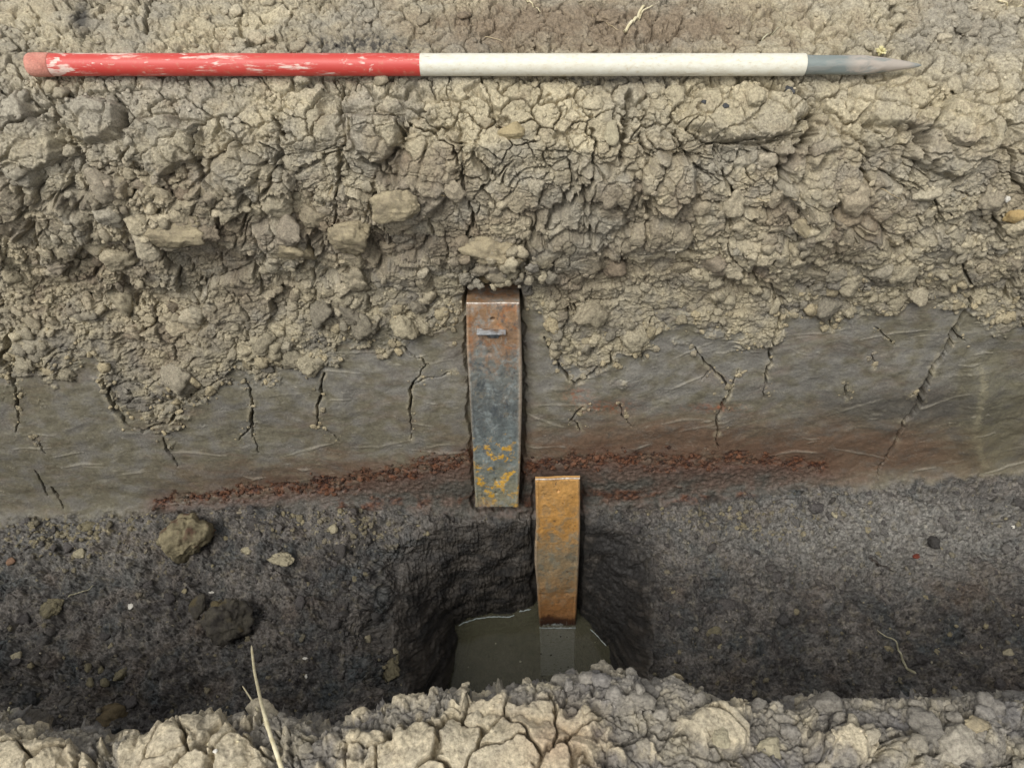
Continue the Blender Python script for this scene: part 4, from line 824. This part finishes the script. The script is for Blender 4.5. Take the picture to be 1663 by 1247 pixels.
scatter(rub_p, 110, (-40, 300, 1700, 640), cr_w, 0.011, 0.026, 1.6, rs, 1.0, None, 0.52)
scatter(rub_p, 24, (-40, 250, 1700, 560), ro_w, 0.010, 0.020, 1.5, rs, 1.0, None, 0.5)
scatter(rub_p, 650, (-40, 230, 1700, 660), cr_w, 0.004, 0.010, 1.6, rs, 1.05, None, 0.3)
scatter(rub_p, 1700, (-40, 260, 1700, 660), cr_w, 0.0018, 0.0045, 1.4, rs, 1.08, None, 0.25)
scatter(rub_p, 90, (-40, 440, 1700, 720), edge_w, 0.004, 0.012, 1.8, rs, 1.0, PALE, 0.45)
scatter(rub_p, 420, (-40, 440, 1700, 720), edge_w, 0.0016, 0.005, 1.5, rs, 1.0, PALE, 0.3)
scatter(rub_p, 500, (-40, 120, 1700, 560), ro_w, 0.0016, 0.005, 1.8, rs, 1.05, None, 0.3)
for k in range(130):
    x = rs.normal(812, 40); y = rs.normal(432, 17)
    if y < 449: P, N, c = at(x, y); rub_p.add(P + N * rs.uniform(0, .02), N, c * rs.uniform(.9, 1.25), 0.003 + 0.010 * rs.random() ** 2, rs, 0.3)
for k in range(45):
    x = rs.uniform(800, 846); y = rs.uniform(456, 486)
    if x > 806 and y < 450 + (x - 800) * 0.5: P, N, c = at(x, y); rub_p.add(P + N * .018, N, PALE * rs.uniform(.6, 1.0), 0.003 + 0.007 * rs.random() ** 2, rs, 0.3)
for pts, wd, dp in CRACKS:                     # pale chips flaked off along the cracks of the smooth face
    if min(p[1] for p in pts) < 500: continue
    for k in range(int(3 + wd * 5)):
        t = rs.random() * (len(pts) - 1); i = int(t); x = pts[i][0] + (pts[i + 1][0] - pts[i][0]) * (t - i) + rs.normal(0, 5 + wd); y = pts[i][1] + (pts[i + 1][1] - pts[i][1]) * (t - i) + rs.normal(0, 4)
        if near_tin(x, y) > 8 and y < 730: P, N, c = at(x, y); rub_p.add(P, N, mix(c, PALE, rs.uniform(.2, .8)), 0.0012 + 0.0045 * rs.random() ** 2.5, rs, 0.4, 0.5)
rub_p.build('clay_rubble', 'rubble of clay lumps and crumbs bedded in the rough face', 'rubble')
top_p = Pile()
scatter(top_p, 110, (-30, -14, 1700, 170), lambda x, y: top_w(x, y) * (0.15 + 0.9 * math.exp(-((x - 1590) / 130) ** 2 - ((y - 20) / 50) ** 2) + 0.3 * math.exp(-((x - 60) / 150) ** 2 - ((y - 150) / 40) ** 2)), 0.004, 0.014, 2.0, rs, 1.0, None, 0.35)
scatter(top_p, 1100, (-30, -14, 1700, 230), lambda x, y: top_w(x, y) * (0.3 + math.exp(-((x - 1590) / 150) ** 2 - ((y - 20) / 60) ** 2) + 0.7 * math.exp(-((x - 120) / 200) ** 2 - ((y - 150) / 60) ** 2)), 0.0014, 0.0045, 1.8, rs, 1.02, None, 0.3)
top_p.build('soil_crumbs', 'small dry crumbs scattered over the cracked top ground', 'crumbs')
rst_p = Pile()
scatter(rst_p, 420, (200, 690, 1420, 840), rust_w, 0.0012, 0.005, 2.2, rs, 0.8, np.array(lin((108, 74, 54))), 0.5)
scatter(rst_p, 420, (200, 690, 1420, 840), rust_w, 0.0014, 0.004, 1.6, rs, 0.7, np.array(lin((64, 50, 42))), 0.45)
rst_p.build('rust_crumbs', 'reddish brown iron crumbs along the rusty band in the cut', 'crumbs')
flo_p = Pile()
OL = np.array(lin((142, 132, 104))); DK = np.array(lin((80, 76, 74)))
gg = lambda x, y, a, b, p, q: math.exp(-((x - a) / p) ** 2 - ((y - b) / q) ** 2)
scatter(flo_p, 260, (-20, 790, 1690, 1200), fl_w, 0.003, 0.012, 2.2, rs, 1.0, DK, 0.5)
scatter(flo_p, 1500, (-20, 780, 1690, 1200), fl_w, 0.0015, 0.005, 1.6, rs, 1.0, DK * 0.9, 0.4)
scatter(flo_p, 620, (-20, 800, 1690, 1180), lambda x, y: fl_w(x, y) * min(1, gg(x, y, 575, 860, 60, 18) + 0.8 * gg(x, y, 110, 865, 150, 30) + 0.6 * gg(x, y, 450, 850, 110, 25) + 0.5 * gg(x, y, 1200, 840, 130, 25) + 0.7 * gg(x, y, 640, 1085, 26, 30) + 0.04), 0.0018, 0.006, 1.8, rs, 1.0, OL, 0.3)
scatter(flo_p, 60, (-20, 800, 1690, 1180), fl_w, 0.0012, 0.0026, 1.2, rs, 1.0, np.array(lin((176, 168, 144))), 0.3)
flo_p.build('peat_crumbs', 'dark peat crumbs and pale clay specks strewn over the trench floor', 'crumbs')
nb_p = Pile()
mrows = (GS > s0) & (GS < s1) & (abs(GX) < 0.47); flat_idx = np.flatnonzero(mrows.ravel()); wts = (crumb2.ravel()[flat_idx] ** 1.5) * (1 - pol2.ravel()[flat_idx]) + 0.02; wts = wts / wts.sum()
for n_, a_, b_, em in ((60, 0.007, 0.016, 0.42), (420, 0.0025, 0.007, 0.3), (1100, 0.001, 0.003, 0.25)):
    for k in rs.choice(flat_idx, n_, p=wts):
        r_, c_ = divmod(int(k), len(nx)); nb_p.add(SURF2[r_, c_], N2[r_, c_], C2[r_, c_] * rs.uniform(.85, 1.15), a_ + (b_ - a_) * rs.random() ** 1.7, rs, em)
nb_p.build('bank_crumbs', 'clay lumps and crumbs littering the near bank', 'crumbs')

# ------------------------------------------------------------------ single clods and stones
M_OL = clod_material("olive_clay", (96, 90, 74), (132, 124, 98), None, 60); M_BIG = clod_material("olive_clay_red_underside", (104, 96, 76), (146, 136, 108), (96, 74, 60), 40)
M_PALE = clod_material("pale_clay", (142, 134, 112), (182, 172, 144), None, 60); M_DK = clod_material("dark_peaty_clay", (66, 62, 58), (90, 85, 74), (98, 88, 64), 40)
M_GRY = clod_material("grey_face_clay", (130, 120, 99), (170, 157, 128), None, 45); M_RED = clod_material("red_brown_chip", (96, 46, 36), (126, 66, 50), None, 80)
M_WHT = clod_material("white_stone", (206, 200, 186), (232, 228, 216), None, 90, 0.6); M_BRN = clod_material("brown_clay", (84, 74, 56), (120, 106, 80), None, 50); M_BLK = clod_material("blue_grey_lump", (58, 60, 62), (84, 84, 84), None, 60)
def clod(name, label, cat, px, py, rx, ry, mat, seed, deep=0.7, embed=0.3, sub=4, lumpy=0.08, where=at, planes=12, group=None, rough=1.0):
    P, N, _ = where(px, py); d = project(np.array(P))[2]; m = d / FPX
    v, f = clod_shape(seed, sub, rough, planes, lumpy=lumpy)
    ext = np.abs(v).max(0); v = v / ext
    up = np.array(N); right = np.array([1.0, 0, 0]); right = right - up * up[0]; right /= np.linalg.norm(right); fw = np.cross(up, right)
    # footprint so that the outline seen from the camera is rx by ry pixels
    view = (np.array([0, 0, CAMH]) - np.array(P)); view /= np.linalg.norm(view); cosv = max(float(view @ up), 0.35)
    sx, sz = rx * m, min(rx, ry) * m * deep; sy = max((ry * m - sz * math.sqrt(1 - cosv ** 2) * 0.6) / cosv, ry * m * 0.6)
    Vv = np.outer(v[:, 0] * sx, right) + np.outer(v[:, 1] * sy, fw) + np.outer(v[:, 2] * sz, up)
    c0 = P + N * (sz * (1 - 2 * embed))
    o = raw_mesh(name, Vv, f, mat, loc=c0); return tag(o, label, cat, group)
clod('clay_clod', 'large rounded olive clod with reddish brown underside on the peat floor', 'clod', 308, 884, 47, 50, M_BIG, 11, 0.85, 0.25, 5, 0.12, planes=30, rough=1.3)
clod('clay_clod', 'flat pale clay flake lying right of the large rounded clod', 'clod', 458, 909, 23, 14, M_PALE, 12, 0.5, 0.3, 5, 0.25, rough=1.5)
clod('clay_clod', 'flat olive clod with a white root beside it on the left floor', 'clod', 92, 988, 24, 20, M_OL, 13, 0.5, 0.35, 5, 0.3, rough=1.4)
clod('clay_clod', 'big dark cracked peaty clod at the tip of the long straw', 'clod', 374, 1012, 44, 46, M_DK, 14, 0.85, 0.3, 5, 0.28, planes=30, rough=1.3)
clod('clay_clod', 'smaller dark lump stuck to the left of the big dark clod', 'clod', 327, 990, 17, 24, M_DK, 15, 0.8, 0.3, 4, 0.2)
clod('clay_clod', 'brown half sunken lump beside the near bank on the left floor', 'clod', 180, 1160, 34, 26, M_BRN, 16, 0.7, 0.4, 4, 0.15)
clod('clay_clod', 'pale brown crumbly clod on the left shoulder of the pit', 'clod', 632, 1084, 22, 26, M_OL, 17, 0.6, 0.4, 5, 0.45, rough=1.5)
clod('clay_clod', 'pale whitish clod above the flat olive clod', 'clod', 133, 898, 12, 10, M_PALE, 18)
clod('clay_clod', 'pale clod alone at the far left of the lower floor', 'clod', 32, 1069, 10, 11, M_PALE, 19)
clod('clay_clod', 'angular olive clod, largest of the small cluster on the left floor', 'clod', 192, 1093, 13, 14, M_OL, 20)
for x, y, r, s_ in ((148, 1085, 9, 21), (163, 1086, 7, 22), (148, 1109, 9, 23), (170, 1109, 9, 24)):
    clod('clay_clod', 'one of four small olive clods in the cluster on the left floor', 'clod', x, y, r, r, M_OL, s_, sub=3, group='small clods clustered on the left floor')
clod('clay_clod', 'small pinkish pale clod left of the pale flake', 'clod', 402, 893, 12, 8, M_PALE, 25)
clod('clay_clod', 'tiny pale clod at the left end of the pit shoulder', 'clod', 608, 1031, 8, 7, M_PALE, 26, sub=3)
clod('clay_clod', 'small yellowish clod just above the pale brown crumbly clod', 'clod', 640, 1057, 7, 6, M_PALE, 27, sub=3)
clod('clay_clod', 'pale clod on dark peat right of the pit', 'clod', 1160, 1026, 14, 11, M_OL, 28)
clod('clay_clod', 'small dull clod below the pale clod right of the pit', 'clod', 1207, 1070, 6, 6, M_OL, 29, sub=3)
clod('clay_clod', 'pale clod at the right end of the peat floor', 'clod', 1646, 1056, 12, 9, M_PALE, 30)
clod('clay_chip', 'small red brown chip on the grey peat at right', 'chip', 1486, 902, 8, 6, M_RED, 31, sub=3)
clod('clay_clod', 'pale clod at the foot of the cut above the pit shoulder', 'clod', 546, 864, 9, 9, M_PALE, 32)
clod('clay_clod', 'small reddish clod near the left end of the floor', 'clod', 23, 915, 8, 8, clod_material("pinkish_clay", (120, 92, 76), (150, 122, 98), None, 70), 33, sub=3)
clod('clay_clod', 'olive lump at the back of the left floor under the cut', 'clod', 143, 853, 17, 11, M_OL, 34, 0.6, 0.4)
clod('clay_clod', 'pale yellow lump at the foot of the cut right of centre', 'clod', 1358, 832, 5, 7, M_PALE, 35, sub=3)
# on the face
clod('clay_clod', 'pale rounded clod standing out of the rough face left of the tins', 'clod', 566, 378, 37, 46, M_GRY, 36, 0.7, 0.36, 5, 0.10, planes=15)
clod('clay_clod', 'jagged pale clump overhanging the top of the grey tin', 'clod', 808, 412, 64, 40, M_GRY, 37, 0.75, 0.5, 5, 0.55, planes=22, rough=1.5)
clod('clay_clod', 'crumbly lump resting on the top plate of the grey tin', 'clod', 826, 464, 17, 15, M_GRY, 38, 1.0, 0.15, 5, 0.25)
clod('clay_clod', 'small lump beside the clump above the grey tin', 'clod', 783, 446, 20, 12, M_BRN, 47, 0.9, 0.3, 4, 0.2)
clod('clay_clod', 'small round clod in the rough face under the right half of the pole', 'clod', 1300, 361, 17, 18, M_GRY, 39, 0.8, 0.3, 4)
clod('clay_clod', 'pale pointed clod set in the hollow right of the cracked lip', 'clod', 992, 216, 13, 22, M_PALE, 40, 0.7, 0.3)
clod('clay_clod', 'yellow brown angular clod at the right edge of the rough face', 'clod', 1646, 350, 16, 14, clod_material("yellow_clay", (156, 130, 88), (184, 160, 112), None, 50), 41)
clod('clay_clod', 'broad pale slab of clay in the left of the rough face', 'clod', 290, 368, 66, 30, M_GRY, 42, 0.6, 0.45, 5, 0.10, planes=14)
clod('clay_clod', 'blocky grey clod at the edge of the crumbly zone left of centre', 'clod', 470, 410, 42, 34, M_GRY, 43, 0.7, 0.45, 5, 0.15)
clod('clay_clod', 'squarish pale block on the cracked lip below the white band', 'clod', 828, 212, 24, 15, clod_material("lip_clay", (150, 136, 104), (178, 162, 126), None, 50), 44, 0.7, 0.35)
clod('clay_clod', 'broad grey block in the rough face above left of the tin', 'clod', 655, 322, 52, 34, M_GRY, 48, 0.7, 0.45, 5, 0.12)
for x, y, r, s_ in ((1139, 172, 5, 45), (1174, 176, 6, 46)):
    clod('pebble', 'one of two tiny dark pebbles on the cracked lip at right', 'pebble', x, y, r, r - 1, M_BLK, s_, sub=3, group='dark pebbles on the lip')
clod('clay_lump', 'dark blue grey lump in the crack under the white band', 'lump', 1284, 143, 9, 10, M_BLK, 49, sub=4)
clod('pebble', 'smooth white pebble at the right edge of the rough face', 'pebble', 1637, 326, 6, 6, M_WHT, 50, 0.7, 0.2, 4, 0, planes=20, rough=0.4)
clod('clay_clod', 'round pale grey clod on the near bank right of the pit', 'clod', 1095, 1103, 16, 10, M_GRY, 51, 0.7, 0.35, where=at2)
clod('clay_clod', 'angular pale clod on the near bank below the right floor', 'clod', 1168, 1198, 18, 20, M_PALE, 52, 0.7, 0.35, 5, where=at2)
clod('clay_clod', 'tilted pale clod at the far right of the near bank', 'clod', 1588, 1180, 24, 16, M_GRY, 53, 0.7, 0.35, 5, where=at2)
clod('clay_clod', 'yellowish clod on the near bank left of the tilted one', 'clod', 1243, 1218, 26, 22, M_PALE, 54, 0.6, 0.4, 5, 0.15, where=at2)
# white husks on the peat
for x, y, rx, ry, s_, lb in ((340, 957, 6, 2.6, 61, 'white husk just above the big dark clod'), (220, 988, 5, 6, 62, 'small white split husk on the left floor'), (498, 1071, 5, 2.6, 63, 'white husk lying flat at the left of the pit'), (500, 1099, 3, 5, 64, 'upright white husk at the left of the pit'), (1643, 855, 3, 4, 65, 'tiny white husk at the back of the right floor'), (350, 1219, 5, 4, 66, 'cream husk under the short straw on the near bank')):
    clod('seed_husk', lb, 'husk', x, y, rx, ry, M_WHT, s_, 0.5, 0.2, 3, 0, where=at2 if y > 1150 else at, planes=20, rough=0.3)

# ------------------------------------------------------------------ straws, roots and twigs
def straw_mat(name, c1, c2):
    m, n, b = new_mat(name); tc = nd(n, 'ShaderNodeTexCoord')
    n.links.new(ramp(n, noise_n(n, tc.outputs['Object'], 120, 4, 0.7), [(0.35, tuple(lin(c1))), (0.65, tuple(lin(c2)))]), b.inputs['Base Color']); b.inputs['Roughness'].default_value = 0.55; return m
ST = straw_mat("dry_straw", (188, 176, 138), (220, 210, 178)); ST2 = straw_mat("weathered_straw", (150, 144, 118), (186, 180, 152)); RT = straw_mat("fine_root", (160, 142, 108), (186, 170, 136)); TW = straw_mat("dark_twig", (40, 34, 30), (66, 58, 50))
def stalk(name, label, cat, pts, r, mat, lift=0.002, where=at, parent=None, depth=None, n=70, taper=0.5, group=None, flat=1.0):
    q = dense(pts, n); P = []
    for i, (x, y) in enumerate(q):
        if depth is not None: P.append(world(np.float64(x), np.float64(y), float(np.interp(i / (n - 1), np.linspace(0, 1, len(depth)), depth))))
        else:
            p, nn, _ = where(x, y); P.append(np.array(p + nn * lift))
    P = np.array(P); k = 9
    P = np.stack([smooth1(P[:, j], k) for j in range(3)], -1)
    t = np.linspace(0, 1, n); rad = r * (1 - (1 - taper) * t) * np.clip(np.minimum(t, 1 - t) * 14 + 0.35, 0, 1) * (1 + 0.12 * fbm(t * 30, t * 0, 55, 2))
    v, f = tube(P, rad, 10); o = raw_mesh(name, v, f, mat, parent=parent)
    if parent is None: tag(o, label, cat, group)
    return o
long_ = thing('straw', 'long forked pale straw leaning out over the trench from the near bank', 'straw')
stalk('stem', None, None, [(462, 1262), (450, 1225), (438, 1190), (424, 1140), (413, 1090), (408, 1045)], 0.0019, ST, parent=long_, depth=(0.60, 0.615, 0.65, 0.76, 0.86), taper=0.65)
stalk('side_blade', None, None, [(438, 1190), (426, 1165), (408, 1135), (393, 1112)], 0.0013, ST, parent=long_, depth=(0.632, 0.70, 0.80), taper=0.5)
s2 = thing('straw', 'short split pale straw lying on the brown ground behind the white band', 'straw')
stalk('stem', None, None, [(1012, 55), (1028, 35), (1046, 12)], 0.0022, ST, 0.003, parent=s2, taper=0.9); stalk('side_blade', None, None, [(1030, 33), (1044, 22), (1060, 15)], 0.0014, ST, 0.004, parent=s2)
stalk('straw', 'thin straw at the right edge of the ground behind the pole', 'straw', [(1618, 3), (1640, 5), (1668, 7)], 0.0016, ST, 0.004)
stalk('straw', 'weathered grass blade lying on the grey floor at right', 'straw', [(1488, 1094), (1466, 1064), (1445, 1038), (1424, 1018)], 0.0026, ST2, 0.003, taper=0.25)
stalk('straw', 'short straw lying across the yellowish clod of the near bank', 'straw', [(330, 1214), (352, 1207), (372, 1205), (391, 1206)], 0.0016, ST, 0.003, where=at2)
stalk('root', 'thin white root by the flat olive clod on the left floor', 'root', [(114, 972), (128, 963), (140, 957), (152, 949)], 0.0013, ST2, 0.003, taper=0.5)
stalk('twig', 'dark pointed twig pressed into the grey floor at right', 'twig', [(1410, 907), (1425, 914), (1440, 922), (1452, 928)], 0.0042, TW, 0.001, taper=0.2)
stalk('straw', 'small bent straw on the ground behind the middle of the pole', 'straw', [(850, 0), (862, 5), (872, 12), (877, 24)], 0.0011, ST, 0.003)
stalk('straw', 'thin straw lying beside a clod behind the steel point', 'straw', [(1237, 62), (1250, 54), (1264, 46)], 0.0012, ST2, 0.004)
stalk('straw', 'faint straw sticking up at the left end of the near bank', 'straw', [(8, 1160), (16, 1150), (26, 1142)], 0.0008, ST2, 0.003, where=at2)
for pts, lb in (([(1230, 330), (1252, 331), (1275, 325), (1292, 317)], 'fine root hanging across the long crack in the face'), ([(510, 385), (518, 350), (530, 325), (543, 305)], 'fine curved root left of the pale rounded clod'), ([(224, 308), (236, 326), (250, 350)], 'fine straight root on the left of the rough face'),
                ([(1425, 308), (1440, 311), (1456, 318), (1470, 330)], 'fine root below the lumps at right of the rough face'), ([(715, 312), (728, 322), (742, 330)], 'short fine root above the grey tin'), ([(960, 20), (985, 38), (1005, 52)], 'fine root on the brown ground by the split straw'), ([(1010, 230), (1025, 234), (1042, 228)], 'fine root across the hollow right of the lip'),
                ([(1560, 325), (1590, 322), (1618, 316)], 'fine root at the right of the rough face near the white pebble'), ([(780, 56), (800, 60), (818, 68)], 'fine pale root on the ground behind the white band')):
    stalk('root', lb, 'root', pts, 0.0007, RT, 0.003, n=40)
# pale tuft beside the steel point
tuft = thing('flower_head', 'small pale yellow flower head lying against the steel point of the pole', 'flower head', at(1428, 90)[0] + Vector((0, 0, 0.010)))
TM = straw_mat("pale_yellow_petals", (196, 186, 132), (224, 216, 168)); rs2 = np.random.default_rng(3)
v, f = clod_shape(71, 4, 1.2, 20, lumpy=0.4); raw_mesh('flower_disc', v * 0.0045, f, TM, parent=tuft)
for k in range(22):
    a = rs2.normal(size=3); a[2] = abs(a[2]); a /= np.linalg.norm(a); P0 = a * 0.003; P1 = a * rs2.uniform(0.007, 0.0095)
    v, f = tube(np.linspace(P0, P1, 6), [0.0008, .0012, .0013, .0012, .0009, .0003], 6); raw_mesh('petal', v, f, TM, parent=tuft)
# bits of straw and peat floating on the water
fl_d = Pile(); rs = np.random.default_rng(5)
for k in range(26):
    x, y = rs.uniform(745, 985), rs.uniform(1005, 1120)
    if sdf(np.array([x]), np.array([y]), WLINE)[0] > -6: continue
    _, _, qa = ray(x, y); P = world(np.float64(x), np.float64(y), WATER_A / qa)
    fl_d.add(P, (0, 0, 1), np.array(lin((40, 38, 34))) if rs.random() < .8 else np.array(lin((150, 146, 130))), rs.uniform(.0012, .0026), rs, 0.4, 0.4)
fl_d.build('floating_specks', 'dark specks floating on the pit water', 'specks')
